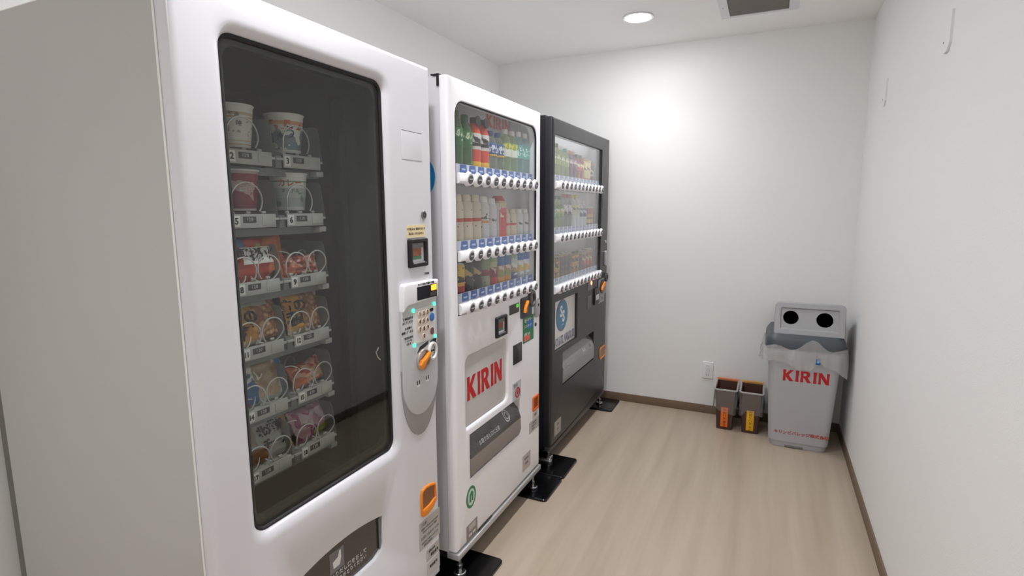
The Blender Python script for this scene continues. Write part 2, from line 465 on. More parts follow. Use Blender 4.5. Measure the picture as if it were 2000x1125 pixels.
# ------------------------------------------------------------------ shared machine pieces
def sticker(name, y0, y1, z0, z1, xf, mat, parent, lines=(), r=.002, lm=None, th=.0008):
    """printed sticker: plate with rows of small lettering"""
    s = obj(name, slab(xf, rrect(y0, y1, z0, z1, r, 3), 0, th), mat, parent)
    for (txt, size, fy, fz) in lines:
        lettering(txt, size, (xf + th + .0003, y0 + (y1 - y0) * fy, z0 + (z1 - z0) * fz), lm or PRINTG, s)
    return s

def bill_reader(xf, y0, y1, z0, z1, parent):
    cy, cz = (y0 + y1) / 2, (z0 + z1) / 2
    b = obj('bill_slot', plate(xf + .010, rrect(y0, y1, z0, z1, .006, 4), round_prof(.010, .004), [(rrect(y0 + .013, y1 - .011, z0 + .01, z1 - .010, .003, 3), [(0, 0), (.004, -.0095)])]), BLACK, parent)
    obj('slot_sticker', slab(xf + .0005, rrect(y0 + .02, y1 - .03, z0 + .035, z1 - .03, .001), 0, .002), pm('slot_orange', '#8a5a3c', .5, var=.3, vscale=60), b)
    obj('slot_sticker', slab(xf + .0005, rrect(y0 + .02, y1 - .03, z0 + .024, z0 + .034, .001), 0, .002), pm('slot_green', '#4d7558', .5), b)
    obj('slot_shutter', slab(xf + .0005, rrect(y0 + .018, y1 - .02, z1 - .029, z1 - .014, .001), 0, .002), PRINTG, b)
    obj('slot_lip', B((xf + .001, y0 + .02, z0 + .011), (xf + .008, y1 - .018, z0 + .017), .001), STEEL, b)
    return b

def foot(x, y, parent, z1=.095):
    f = obj('levelling_foot', cyl(nbm(), (x, y, .016), (x, y, z1), .007, n=14), STEEL, parent)
    obj('foot_disc', cyl(nbm(), (x, y, .013), (x, y, .025), .024, n=24, bev=.003), STEEL, f)
    obj('foot_nut', cyl(nbm(), (x, y, .04), (x, y, .05), .013, n=6), STEEL, f)

def lever_knob(xf, cy, cz, r, parent, dish=LGREY):
    k = obj('return_knob', plate(xf + .008, ellip(cy, cz, r, r, 36), round_prof(.008, .003), [(ellip(cy, cz, r * .86, r * .86, 36), [(0, 0), (.002, -.007)])]), dish, parent)
    a = math.radians(32); c, s = math.cos(a), math.sin(a)
    pts = [(-.95, -.26), (-.55, -.36), (-.1, -.18), (.85, -.13), (.95, .05), (.85, .2), (-.1, .2), (-.5, .36), (-.9, .22)]
    q = [(cy + r * (px * c - pz * s), cz + r * (px * s + pz * c)) for px, pz in pts]
    obj('lever', plate(xf + .016, poly(q), round_prof(.013, .003, 3)), ORANGE, k)
    return k

# ================================================================== MACHINE 1: snack machine
X1 = -.1175
Y0, Y1 = -3.126, -2.294
m1 = thing('snack_vending_machine', 'large white snack vending machine with dark window and keypad, nearest on the left', 'vending machine', ((X1 - .94) / 2, (Y0 + Y1) / 2, 0))
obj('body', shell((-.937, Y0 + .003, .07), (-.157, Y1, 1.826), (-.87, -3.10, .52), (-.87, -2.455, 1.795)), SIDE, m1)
obj('interior_liner', shell((-.869, -3.099, .521), (-.158, -2.456, 1.794), (-.86, -3.09, .53), (-.86, -2.465, 1.785)), LINERM, m1)
obj('rear_block', B((-.995, Y0 + .012, .05), (-.938, Y1 - .012, 1.78), .003), pm('rear_block_grey', '#6f6d68', .5), m1)  # dark grey block between the body's back and the left wall
obj('door_seal', plate(-.1545, rrect(Y0 - .0015, Y1 + .001, .10, 1.827, .002, 2), [(0, -.006), (0, 0)], [(rrect(Y0 + .03, Y1 - .03, .13, 1.797, .002, 2), [(0, 0), (0, -.006)])]), PAPERW, m1)
obj('top_bounce_panel', B((-.935, Y0 + .005, 1.8262), (-.165, Y1 - .002, 1.829)), PAPERW, m1)  # unseen white sheet added on top to bounce lamp light up to the ceiling
win = rrect(-3.020, -2.515, .663, 1.744, .034, 8)
arc = []
yc, zc0 = -2.762, .487
N = 16
for i in range(N + 1):
    y = -2.600 + (-2.924 + 2.600) * i / N
    arc.append((y, .487 + .020 * (1 - ((y - yc) / .162) ** 2)))
disp = arc + [(-2.924, .40), (-2.915, .380), (-2.892, .368), (-2.80, .3665), (-2.70, .3665), (-2.640, .368), (-2.612, .380), (-2.600, .40)]
winp = [(-.028, 0), (-.022, -.0006), (-.013, -.003), (-.006, -.008), (-.0015, -.015), (0, -.022), (0, -.036)]
dispp = [(-.004, 0), (0, -.003), (0, -.036)]
d1 = obj('door', plate(X1, rrect(Y0, Y1, .105, 1.83, .004, 4), round_prof(.036, .014, 5), [(win, winp), (poly(disp), dispp)]), WHITEA, m1, 40)
obj('window_gasket', plate(X1 - .017, rrect(-3.0195, -2.5155, .6635, 1.7435, .033, 8), [(0, -.012), (0, 0)], [(rrect(-3.0195, -2.5155, .6635, 1.7435, .033, 8), [(.004, 0), (.0075, -.004), (.0075, -.012)])]), RUBBER, m1)
obj('window_inner_frame', plate(X1 - .031, rrect(-3.03, -2.505, .655, 1.752, .03, 8), [(0, -.02), (0, 0)], [(rrect(-3.0, -2.535, .685, 1.725, .03, 8), [(0, 0), (0, -.02)])]), pm('inner_frame_dark', '#2a2c2b', .35), m1)
obj('window_glass', slab(X1, rrect(-3.011, -2.524, .672, 1.735, .025, 6), -.027, -.022), GLASST, m1)
fl = obj('delivery_flap', plate(X1 - .012, poly(disp), [(.002, -.006), (.002, 0)]), pm('flap_brown', '#3a332f', .18, coat=.5), m1)
obj('flap_edge', B((X1 - .012, -2.612, .385), (X1 - .006, -2.606, .482), .001), STEELD, fl)
# icon and words on the flap
ic = obj('push_icon', slab(X1 - .012, rrect(-2.808, -2.754, .425, .484, .002), 0, .0008), PRINTG, fl)
obj('icon_hand', plate(X1 - .0105, poly([(-2.795, .437), (-2.772, .437), (-2.766, .455), (-2.766, .478), (-2.772, .478), (-2.777, .462), (-2.797, .456)]), [(0, -.0006), (0, 0)]), PAPERW, fl)
lettering('とりだし口をおして', .016, (X1 - .0112, -2.735, .414), LGREY, fl)
lettering('商品をおとりください', .014, (X1 - .0112, -2.735, .396), LGREY, fl)

# controls on the right strip
obj('service_flap', slab(X1, rrect(-2.450, -2.346, 1.538, 1.620, .003), -.002, .0012, .0008), WHITEA, m1)
obj('flap_shadow_line', B((X1, -2.449, 1.6205), (X1 + .0008, -2.347, 1.6225)), PRINTG, m1)  # grey strip painted as the shadow line along the flap's top edge
lk = obj('door_lock', cyl(nbm(), (X1, -2.347, 1.373), (X1 + .004, -2.347, 1.373), .0135, n=24, bev=.001), STEELD, m1)
obj('keyhole', plate(X1 + .0048, ellip(-2.347, 1.373, .008, .008, 20), [(0, -.001), (0, 0)], [(ellip(-2.347, 1.373, .005, .005, 20), [(0, 0), (0, -.001)])]), PRINTB, lk)
sticker('notice_sticker', -2.438, -2.340, 1.304, 1.343, X1, CREAM, m1, [('千円札のみ 使用できます', .0085, .5, .68), ('新札は つかえません', .0085, .5, .32)], .004, pm('print_brown', '#5d4a30', .5))
bill_reader(X1, -2.437, -2.337, 1.212, 1.301, m1)
sticker('price_note', -2.352, -2.322, 1.181, 1.191, X1, LGREY, m1, [('¥1000', .009, .5, .5)], .001, PRINTB)
# control console: raised white head, grey recess, darker pointed tail
def tail(y0, y1, ztop, zbot, n=18):
    cy = (y0 + y1) / 2; a = (y1 - y0) / 2
    return [(cy + a * math.cos(PI + PI * i / n), ztop + (ztop - zbot) * math.sin(PI + PI * i / n)) for i in range(n + 1)]
CY0, CY1 = -2.490, -2.296
obj('console_tail', plate(X1 + .004, poly(tail(CY0, CY1, .85, .664) + [(CY1, .90), (CY0, .90)]), round_prof(.004, .002, 2)), MGREY, m1)
cons = obj('console', plate(X1 + .009, poly(tail(CY0 + .002, CY1 - .001, .845, .735) + [(CY1 - .001, 1.115), (CY0 + .012, 1.098), (CY0 + .002, 1.086)]), round_prof(.009, .003, 3)), LGREY, m1)
hd = [(CY0 + .004, 1.085), (CY0 + .026, 1.100), (CY1, 1.108), (CY1, 1.164), (CY0 + .018, 1.168), (CY0 + .008, 1.163), (CY0 + .004, 1.150)]
chead = obj('console_head', plate(X1 + .018, poly(hd), round_prof(.018, .006, 4)), WHITE, m1)
dsp = obj('display', slab(X1 + .0182, rrect(-2.418, -2.308, 1.110, 1.152, .002), 0, .001), pm('display_black', '#0c0d14', .15), chead)
obj('display_light', slab(X1 + .0192, rrect(-2.342, -2.312, 1.132, 1.150, .002), 0, .001), pm('led_orange', '#ff7a20', .4, emit='#ff6a18', es=4), dsp)
obj('display_note', slab(X1 + .0192, rrect(-2.348, -2.312, 1.114, 1.127, .001), 0, .0006), DGREY, dsp)
lettering('おつり切れ 準備中 釣銭', .0085, (X1 + .0185, -2.368, 1.158), PRINTB, chead)
# keypad
kp = obj('keypad', slab(X1 + .009, rrect(-2.432, -2.312, .972, 1.083, .004), 0, .002, .001), pm('keypad_white', '#dcdad9', .4), cons)
obj('keypad_oval', slab(X1 + .011, ellip(-2.380, 1.028, .036, .050), 0, .0008), pm('keypad_cream', '#e0d6cf', .4), cons)
for i in range(10):
    r, c = (i // 3, i % 3) if i < 9 else (3, 1)
    ky, kz = -2.402 + c * .0215, 1.064 - r * .0245
    kb = obj('key', slab(X1 + .0118, ellip(ky, kz, .0085, .0100, 20), 0, .003, .001), pm('key_beige', '#d8c4b4', .4), cons)
    lettering(str((i + 1) % 10), .017, (X1 + .0151, ky, kz), PRINTB, kb, bold=.0004)
obj('call_button', slab(X1 + .011, ellip(-2.331, 1.043, .013, .0135, 28), 0, .003, .001), BLUEP, cons)
obj('mode_button', slab(X1 + .011, rrect(-2.342, -2.323, 1.062, 1.072, .003), 0, .002), PRINTB, cons)
obj('cancel_button', slab(X1 + .011, ellip(-2.331, .996, .010, .012, 20), 0, .002), pm('print_maroon', '#6a4a50', .5), cons)
LEDG = pm('led_green', '#30e0a0', .4, emit='#30f0b0', es=2.2)
for ky, kz in ((-2.431, 1.081), (-2.315, 1.084), (-2.314, .975), (-2.430, .970)): obj('led', slab(X1 + .011, rrect(ky - .0045, ky + .0045, kz - .0055, kz + .0055, .0025), 0, .003, .001), LEDG, cons)
for zz, tx in ((1.060, '① 商品番号を'), (1.048, 'おしてください'), (1.030, '② 金額を'), (1.018, '確認してください'), (1.000, '取消は返却'), (.990, 'レバーを'), (.980, 'まわす')):
    lettering(tx, .0085, (X1 + .0093, -2.457, zz), PRINTB, cons)
obj('coin_label', plate(X1 + .0096, poly([(-2.415, .940), (-2.352, .957), (-2.350, .968), (-2.400, .958)]), [(0, -.0006), (0, 0)]), PRINTB, cons)
obj('coin_label', plate(X1 + .0096, poly([(-2.312, .925), (-2.304, .925), (-2.304, .972), (-2.340, .964), (-2.338, .955), (-2.322, .952)]), [(0, -.0006), (0, 0)]), PRINTB, cons)
lever_knob(X1 + .009, -2.384, .913, .036, cons, pm('knob_satin', '#b9b1aa', .3, metal=.5))
cs = obj('coin_inlet', plate(X1 + .017, ellip(-2.331, .930, .025, .030, 32), round_prof(.008, .003), [(ellip(-2.331, .930, .019, .024, 32), [(0, 0), (.003, -.006)])]), PAPERW, cons)
obj('coin_slot', B((X1 + .0095, -2.341, .928), (X1 + .0125, -2.321, .932)), PRINTB, cs)
for ky, kz in ((-2.412, .845), (-2.362, .848)):
    lettering('▮▮', .012, (X1 + .0093, ky, kz), PRINTB, cons)
    obj('marker_line', slab(X1 + .009, rrect(ky - .007, ky + .007, kz - .014, kz - .010, .0005), 0, .0006), PAPERW, cons)
# coin return cup
cr = poly([(-2.398, .372), (-2.372, .368), (-2.340, .378), (-2.318, .395), (-2.318, .452), (-2.324, .462), (-2.350, .470), (-2.380, .474), (-2.402, .468), (-2.408, .455), (-2.408, .384)])
cu = obj('coin_return', plate(X1 + .006, cr, round_prof(.006, .003, 3), [(cr, [(.007, 0), (.009, -.004), (.009, -.006)])]), ORANGE, m1)
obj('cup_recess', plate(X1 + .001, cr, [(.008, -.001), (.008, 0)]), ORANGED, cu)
obj('cup_lip', plate(X1 + .007, poly([(-2.398, .374), (-2.372, .370), (-2.340, .380), (-2.322, .396), (-2.322, .412), (-2.360, .400), (-2.402, .398)]), round_prof(.006, .002, 2)), ORANGE, cu)
sticker('notice_sticker', -2.420, -2.2955, .258, .357, X1, STICK, m1, [('ご注意', .011, .22, .86), ('硬貨は10円50円100円500円', .0085, .5, .70), ('お札は千円札がご利用', .0085, .5, .58), ('お問い合わせ 0120', .013, .5, .38), ('連絡先は下記のとおりです', .0085, .5, .2), ('設置者 管理者', .0085, .4, .08)])
sticker('notice_sticker', -2.381, -2.302, .196, .240, X1, STICK, m1, [('住所 氏名', .009, .4, .7), ('電話番号', .012, .6, .3)], .002, PRINTB)
sticker('notice_sticker', -2.381, -2.302, .135, .190, X1, pm('sticker_pale', '#c2bfbd', .5), m1, [('管理番号', .012, .5, .6)], .002, PRINTB)

# trays, coils and dividers
XT = -.268
ROWS = [1.499, 1.347, 1.182, 1.021, .860, .699]
COLS = [-3.078, -2.914, -2.750]              # left edge of the front plates
NUM = ['1', '2', '3', '4', '5', '6', '7', '8', '9', '10', '11', '12', '13', '14', '15', '16', '17', '18']
def local(bm, name): return finish(bm, name)
TW, TD = .160, .46
me_floor = local(box(nbm(), (-TD, -.022, .018), (-.0005, .138, .024), .001), 'tray_floor')
me_front = local(box(nbm(), (-.004, 0, 0), (0, .128, .034), .0012), 'front_plate')
me_frontside = local(box(nbm(), (-.05, -.020, -.002), (-.006, -.0005, .030), .001), 'side_rail')
bm = nbm()
pp = [(-.004, .024), (-.016, .110), (-.022, .118), (-.035, .120), (-TD, .120), (-TD, .024)]
a = [bm.verts.new((p[0], .1385, p[1])) for p in pp]; b = [bm.verts.new((p[0], .1400, p[1])) for p in pp]
for k in range(len(pp)): bm.faces.new((a[k], a[(k + 1) % len(pp)], b[(k + 1) % len(pp)], b[k]))
bm.faces.new(a); bm.faces.new(b[::-1]); me_div = local(bm, 'divider')
me_tab = local(box(nbm(), (-.014, 0, .034), (-.008, .012, .041), .002), 'tray_tab')
me_slider = local(box(nbm(), (0, .086, .006), (.0015, .126, .029), .0006), 'price_holder')
me_lcd = local(box(nbm(), (0, .031, .013), (.0008, .068, .028), .0003), 'price_display')
me_num = local(box(nbm(), (0, .003, .004), (.0008, .022, .030), .0004), 'number_sign')
def helix(r, cy, hand, x0=.002, turns=5, pitch=.075, z0=.026):
    """wire spiral: the first ring stands almost flat at the tray front, then it runs back"""
    pts = []
    n = int(turns * 24)
    for i in range(n + 1):
        t = i / 24.0
        a = -.45 * PI * .5 + 2 * PI * t
        x = x0 - .006 * min(t, .62) - max(0, t - .62) * pitch
        pts.append((x, cy + hand * r * math.cos(a), z0 + r + r * math.sin(a)))
    return local(tube(nbm(), pts, .0019, 5), 'coil')
coil_big = [helix(.042, .046, 1, turns=4, pitch=.11)]
coil_two = [helix(.035, .022, 1), helix(.035, .096, -1)]
for ri, z in enumerate(ROWS):
    for ci, y in enumerate(COLS):
        tr = put('tray', bpy.data.meshes['tray_floor'], TRAYM, m1, at=(XT, y, z))
        for nm, me, mt in (('front_plate', me_front, TRAYM), ('side_rail', me_frontside, TRAYD), ('divider', me_div, ACRYL), ('price_holder', me_slider, TRAYM), ('price_display', me_lcd, DGREY), ('number_sign', me_num, PAPERW)):
            put(nm, me, mt, tr, at=(XT, y, z))
        for k in range(3): put('tray_tab', me_tab, TRAYM, tr, at=(XT, y + .004 + k * .045, z))
        for cme in (coil_big if ri < 2 else coil_two): put('coil', cme, WIRE, tr, at=(XT, y, z))
        if ci > 0:
            n = NUM[ri * 3 + ci] if ri < 5 else ('17' if ci == 1 else '18')
            lettering(n, .021 if len(n) < 2 else .018, (XT + .0012, y + .0125, z + .0165), PRINTB, tr, bold=.0007, sx=1 if len(n) < 2 else .8)
            lettering('120', .012, (XT + .0012, y + .049, z + .0205), LGREY, tr, spacing=1.1)
    obj('shelf_beam', B((XT - .05, -3.09, z - .022), (XT - .03, -2.60, z - .003)), TRAYD, m1)
    obj('shelf_bracket', B((XT - .03, -2.632, z - .018), (XT - .006, -2.606, z - .003), .002), TRAYM, m1)
obj('guide_rail', B((-.335, -2.502, .54), (-.305, -2.476, 1.715), .002), STEELD, m1)
obj('lift_bar', B((-.30, -3.08, .548), (-.20, -2.48, .566), .003), GREYDK, m1)
obj('window_catch', tube(nbm(), [(X1 - .04, -2.54, .985), (X1 - .046, -2.545, .97), (X1 - .044, -2.54, .955), (X1 - .04, -2.533, .945)], .003), CHROME, m1)

# ---- snacks
def cup(y, x, z, h, rt_, mats, label, words=None):
    t = thing('noodle_cup', label, 'cup noodle', (x, y, z), 'noodle cups in the snack machine')
    rb = rt_ * .78
    bd = obj('cup_wall', lathe(nbm(), [(0, .003), (rb * .85, .003), (rb * .9, 0), (rb, 0), (rb + (rt_ - rb) * .5, h * .48), (rt_ * .985, h * .94), (0, h * .94)], (x, y, z), 32), mats[0], t)
    obj('rim', lathe(nbm(), [(rt_ * .95, h * .94), (rt_ * 1.0, h * .94), (rt_ * 1.035, h * .955), (rt_ * 1.035, h * .972), (rt_ * 1.0, h * .985), (rt_ * .95, h * .985)], (x, y, z), 32), PAPERW, t)
    obj('lid', lathe(nbm(), [(0, h * .975), (rt_ * .97, h * .975), (rt_ * .97, h * .985), (0, h * .99)], (x, y, z), 32), mats[1], t)
    for (s, size, ang, zz, mt) in (words or []):
        me = text_mesh(s, size, .0003)
        for v in me.vertices:          # wrap on the cup wall
            rr = rb + (rt_ - rb) * ((zz + v.co.y) / h) + .0008
            a = ang + v.co.x / rr
            v.co = Vector((x + rr * math.cos(a), y + rr * math.sin(a), z + zz + v.co.y))
        put('lettering', me, mt, t)
    return t
XC = -.330
PB = pm('print_navy', '#1d2f5c', .5); PT = pm('print_tan', '#b98b58', .5); PO = pm('print_orange', '#d9652a', .5)
VA = math.radians(-40)
cup(-2.843, XC, ROWS[0] + .042, .104, .048, (bands('cup_tan', [(0, '#d9d5cc'), (.06, '#c8a87f'), (.085, '#dcd9d2'), (.15, '#c8a87f'), (.17, '#dedbd4'), (.70, '#c9a676'), (.735, '#dedbd4'), (.77, '#c9b08c'), (.84, '#e2dfd8')], blob=[(60, .62, '#a9a49b', .2, .66)]), PAPERW), 'white paper noodle cup with tan stripes above tray number 2',
    [('麺', .026, VA - .45, .045, PT), ('醤油', .012, VA + .1, .075, PRINTG), ('味', .014, VA + .35, .055, PRINTG)])
cup(-2.684, XC, ROWS[0] + .042, .104, .050, (bands('cup_blue', [(0, '#d8dadb'), (.08, '#6f808c'), (.55, '#8e9aa1'), (.62, '#d9d9d6'), (.74, '#d99a72'), (.84, '#e2e0dc')], blob=[(38, .54, '#dcdddb', .05, .7), (45, .6, '#c9623c', .62, .86)]), PAPERW), 'noodle cup with slate blue and orange print above tray number 3',
    [('う', .038, VA + .25, .05, PB), ('海', .02, VA - .3, .04, PB)])
cup(-2.843, XC, ROWS[1] + .042, .102, .051, (bands('cup_burgundy', [(0, '#d0c4c2'), (.05, '#7c2233'), (.12, '#8e2c40'), (.93, '#b5a29f')], blob=[(34, .58, '#c9a9ab', .15, .85)]), PAPERW), 'burgundy red noodle cup above tray number 5',
    [('旨辛', .022, VA + .55, .055, PAPERW)])
cup(-2.682, XC, ROWS[1] + .042, .102, .049, (bands('cup_green', [(0, '#dfe0dc'), (.1, '#a8b8b2'), (.35, '#bcc7c2'), (.62, '#dfe1dd'), (.78, '#7d9a88'), (.82, '#e4e4e0')], blob=[(40, .57, '#7f998e', .1, .5)]), PAPERW), 'white and pale green noodle cup with orange lettering above tray number 6',
    [('カレー', .022, VA + .05, .072, PO), ('ヌードル', .012, VA + .05, .052, PRINTG)])

def bag_mat(name, base, zones=(), cells=None, rough=.28):
    """printed foil: base colour, axis-aligned colour zones in bag space, optional cracker/nut cells"""
    if name in MATS: return MATS[name]
    mt, nt, b = new_mat(name); b.inputs['Roughness'].default_value = rough
    tc = nt.nodes.new('ShaderNodeTexCoord'); sx = nt.nodes.new('ShaderNodeSeparateXYZ'); nt.links.new(tc.outputs['Generated'], sx.inputs[0])
    rgb = nt.nodes.new('ShaderNodeRGB'); rgb.outputs[0].default_value = srgb(base); col = rgb.outputs[0]
    def cmp(o, op, v):
        n = nt.nodes.new('ShaderNodeMath'); n.operation = op; n.inputs[1].default_value = v; nt.links.new(o, n.inputs[0]); return n.outputs[0]
    def mul(a, b_):
        n = nt.nodes.new('ShaderNodeMath'); n.operation = 'MULTIPLY'; nt.links.new(a, n.inputs[0]); nt.links.new(b_, n.inputs[1]); return n.outputs[0]
    def over(mask, c, socket=None):
        nonlocal col
        mx = nt.nodes.new('ShaderNodeMix'); mx.data_type = 'RGBA'; nt.links.new(mask, mx.inputs[0]); nt.links.new(col, mx.inputs[6])
        if socket: nt.links.new(socket, mx.inputs[7])
        else: mx.inputs[7].default_value = srgb(c)
        col = mx.outputs[2]
    def rect(y0, y1, z0, z1, wob=.0):
        ys, zs = sx.outputs['Y'], sx.outputs['Z']
        if wob:
            nz = nt.nodes.new('ShaderNodeTexNoise'); nz.inputs['Scale'].default_value = 25; nt.links.new(tc.outputs['Object'], nz.inputs['Vector'])
            def add(s):
                n = nt.nodes.new('ShaderNodeMath'); n.operation = 'MULTIPLY_ADD'; n.inputs[1].default_value = wob; nt.links.new(nz.outputs['Fac'], n.inputs[0]); nt.links.new(s, n.inputs[2]); return n.outputs[0]
            ys, zs = add(ys), add(zs)
        return mul(mul(cmp(ys, 'GREATER_THAN', y0), cmp(ys, 'LESS_THAN', y1)), mul(cmp(zs, 'GREATER_THAN', z0), cmp(zs, 'LESS_THAN', z1)))
    for z in zones:
        if z[0] == 'rect': over(rect(*z[1:5], z[6] if len(z) > 6 else 0), z[5])
        elif z[0] == 'cells':
            _, y0, y1, z0, z1, scale, ca, cb = z
            vo = nt.nodes.new('ShaderNodeTexVoronoi'); vo.inputs['Scale'].default_value = scale; nt.links.new(tc.outputs['Object'], vo.inputs['Vector'])
            cr_ = nt.nodes.new('ShaderNodeValToRGB'); cr_.color_ramp.elements[0].color = srgb(ca); cr_.color_ramp.elements[1].color = srgb(cb)
            cr_.color_ramp.elements[0].position = .15; cr_.color_ramp.elements[1].position = .62
            nt.links.new(vo.outputs['Distance'], cr_.inputs[0]); over(rect(y0, y1, z0, z1, .12), None, cr_.outputs[0])
        elif z[0] == 'blob':
            _, scale, thr, c, y0, y1, z0, z1 = z
            nz = nt.nodes.new('ShaderNodeTexNoise'); nz.inputs['Scale'].default_value = scale; nz.inputs['Detail'].default_value = 1; nt.links.new(tc.outputs['Object'], nz.inputs['Vector'])
            over(mul(cmp(nz.outputs['Fac'], 'GREATER_THAN', thr), rect(y0, y1, z0, z1)), c)
    nt.links.new(col, b.inputs['Base Color'])
    MATS[name] = mt; return mt

def snack_bag(y0, y1, z, h, mat, label, x=-.308, lean=12, thick=.045, seed=1, words=(), patch=None, roll_=0.0, sag=0.0):
    """pillow pouch with crimped ends, standing in its coil, facing the window and leaning back"""
    w = y1 - y0; cy = (y0 + y1) / 2
    t = thing('snack_bag', label, 'snack bag', (x, cy, z), 'snack bags in the snack machine')
    rnd = random.Random(seed); ph = [rnd.uniform(0, 6.28) for _ in range(6)]
    NU, NV = 22, 22
    la = math.radians(lean)
    def P(u, v, side):
        a = min(1, (u) / .10, (1 - u) / .10); 
        uu = max(0, (u - .07) / .86); e = 1 - abs(2 * uu - 1) ** 2.6 if 0 <= uu <= 1 else 0
        f = 1 - abs(2 * v - 1) ** 2.2
        th = thick * .5 * max(0, e) ** .6 * max(0, f) ** .55
        wr = (.0028 * math.sin(17 * u + ph[0] + 5 * v) + .002 * math.sin(26 * v + ph[1]) + .0018 * math.sin(33 * u - 14 * v + ph[2])) * (.4 + .6 * max(0, e))
        yy = (u - .5) * w * (1 - .05 * f); zz = v * h * (1 - .04 * math.sin(PI * u)) - sag * (2 * u - 1) ** 2
        xx = side * th + wr
        if u < .06 or u > .94: xx = .0018 * math.sin(v * 90) + side * .0006
        yy, zz = yy * math.cos(roll_) - (zz - h / 2) * math.sin(roll_), yy * math.sin(roll_) + (zz - h / 2) * math.cos(roll_) + h / 2
        X = x + xx * math.cos(la) - zz * math.sin(la); Z = z + .006 + zz * math.cos(la) + xx * math.sin(la)
        return Vector((X, cy + yy, Z))
    bm = nbm()
    g = {s: [[bm.verts.new(P(i / NU, j / NV, s)) for j in range(NV + 1)] for i in range(NU + 1)] for s in (1, -1)}
    for s in (1, -1):
        for i in range(NU):
            for j in range(NV):
                q = (g[s][i][j], g[s][i + 1][j], g[s][i + 1][j + 1], g[s][i][j + 1]); bm.faces.new(q if s > 0 else q[::-1])
    for i in range(NU):
        for j in (0, NV): bm.faces.new((g[1][i][j], g[-1][i][j], g[-1][i + 1][j], g[1][i + 1][j]))
    for j in range(NV):
        for i in (0, NU): bm.faces.new((g[1][i][j], g[1][i][j + 1], g[-1][i][j + 1], g[-1][i][j]))
    lo_z = min(v.co.z for v in bm.verts)
    dz = z - lo_z
    for v in bm.verts: v.co.z += dz
    obj('pouch', bm, mat, t, 60)
    def wrap(me, uc, vc, off):
        for v in me.vertices:
            u = uc + v.co.x / w; vv = vc + v.co.y / h
            p = P(min(.99, max(.01, u)), min(.99, max(.01, vv)), 1); p.z += dz
            v.co = p + Vector((math.cos(la), 0, math.sin(la))) * (off + v.co.z)
    if patch:
        for (uc, vc, pw, ph_, mt, nm) in patch:
            b2 = nbm(); n = 8
            gg = [[b2.verts.new(((i / n - .5) * pw, (j / n - .5) * ph_, 0)) for j in range(n + 1)] for i in range(n + 1)]
            for i in range(n):
                for j in range(n): b2.faces.new((gg[i][j], gg[i + 1][j], gg[i + 1][j + 1], gg[i][j + 1]))
            me = finish(b2, nm); wrap(me, uc, vc, .0008); put(nm, me, mt, t)
    for (s, size, uc, vc, mt, bold) in words:
        me = text_mesh(s, size, bold, depth=0); wrap(me, uc, vc, .0016); put('lettering', me, mt, t)
    return t

zt = lambda r: ROWS[r] + .025
snack_bag(-2.904, -2.718, zt(2), .122, bag_mat('bag_red', '#b5382c', [('blob', 14, .55, '#a32a26', 0, 1, 0, 1), ('rect', .72, 1.2, 0, 2, '#c8703a', .25), ('blob', 30, .55, '#3f7fa8', .05, .3, .62, 1.0), ('blob', 35, .55, '#9aa64a', .35, .6, .7, 1.0), ('blob', 26, .58, '#3a2a22', .6, .9, 0, .4)]), 'red snack bag with a white kanji label above tray number 8', seed=3, thick=.05,
          patch=[(.44, .56, .088, .046, PAPERW, 'name_patch')], words=[('堅揚', .036, .32, .56, PRINTB, .001), ('小焼', .034, .60, .56, PRINTB, .0008)], x=-.312)
snack_bag(-2.735, -2.610, zt(2), .062, bag_mat('bag_rose', '#b8644a', [('blob', 30, .52, '#caa58d', 0, 1, 0, 1), ('blob', 44, .56, '#8f3b2c', 0, 1, 0, 1)]), 'small rose brown snack bag lying low above tray number 9', seed=5, thick=.05)
snack_bag(-2.895, -2.750, zt(3), .112, bag_mat('bag_peanut', '#c9954a', [('cells', .34, 1.1, 0, 1.2, 75, '#d9ad84', '#8d5b3e'), ('rect', 0, .36, 0, 2, '#c98f36'), ('rect', .28, .75, .86, 2, '#d5cfc4', .1), ('rect', 0, .6, -1, .18, '#d0b391', .12)]), 'peanut cracker bag with amber side band, slumped above tray number 11', seed=8, lean=16, roll_=.10, words=[('柿の', .042, .16, .62, PRINTB, .0015), ('種', .04, .16, .28, PRINTB, .0012)])
snack_bag(-2.735, -2.603, zt(3), .118, bag_mat('bag_peanut_two', '#c9954a', [('cells', .36, 1.1, 0, 1.2, 75, '#d9ad84', '#8d5b3e'), ('rect', 0, .38, .05, 2, '#cc9540'), ('rect', 0, .5, -1, .2, '#d0b391', .12), ('rect', .88, 2, .8, 2, '#cfc7bb')]), 'upright peanut cracker bag with amber side band above tray number 12', seed=11, lean=14, words=[('柿の', .040, .18, .66, PRINTB, .0015), ('種', .044, .2, .34, PRINTB, .0015)])
snack_bag(-2.895, -2.742, zt(4), .120, bag_mat('bag_blue', '#c9cac6', [('rect', 0, .34, .1, 2, '#3c74a8', .1), ('blob', 40, .55, '#dfe3e6', 0, .34, .2, 1), ('rect', .36, .8, .25, 1.1, '#b59a80', .15), ('blob', 30, .5, '#a88d72', .36, .85, .2, 1), ('rect', .86, 2, 0, 2, '#3f7db4', .1), ('blob', 34, .58, '#b04a44', .05, .3, 0, .28)]), 'white and blue biscuit bag above tray number 14', seed=14, lean=18, words=[('サブレ', .030, .17, .62, PAPERW, .001)])
snack_bag(-2.730, -2.608, zt(4), .070, bag_mat('bag_orange', '#c66a45', [('blob', 22, .5, '#d7a08a', 0, 1, 0, 1), ('rect', .5, 1.2, .35, .75, '#cfae86', .1), ('blob', 40, .58, '#b34535', 0, 1, 0, 1)]), 'small orange snack bag lying low above tray number 15', seed=17, lean=22, roll_=.12)
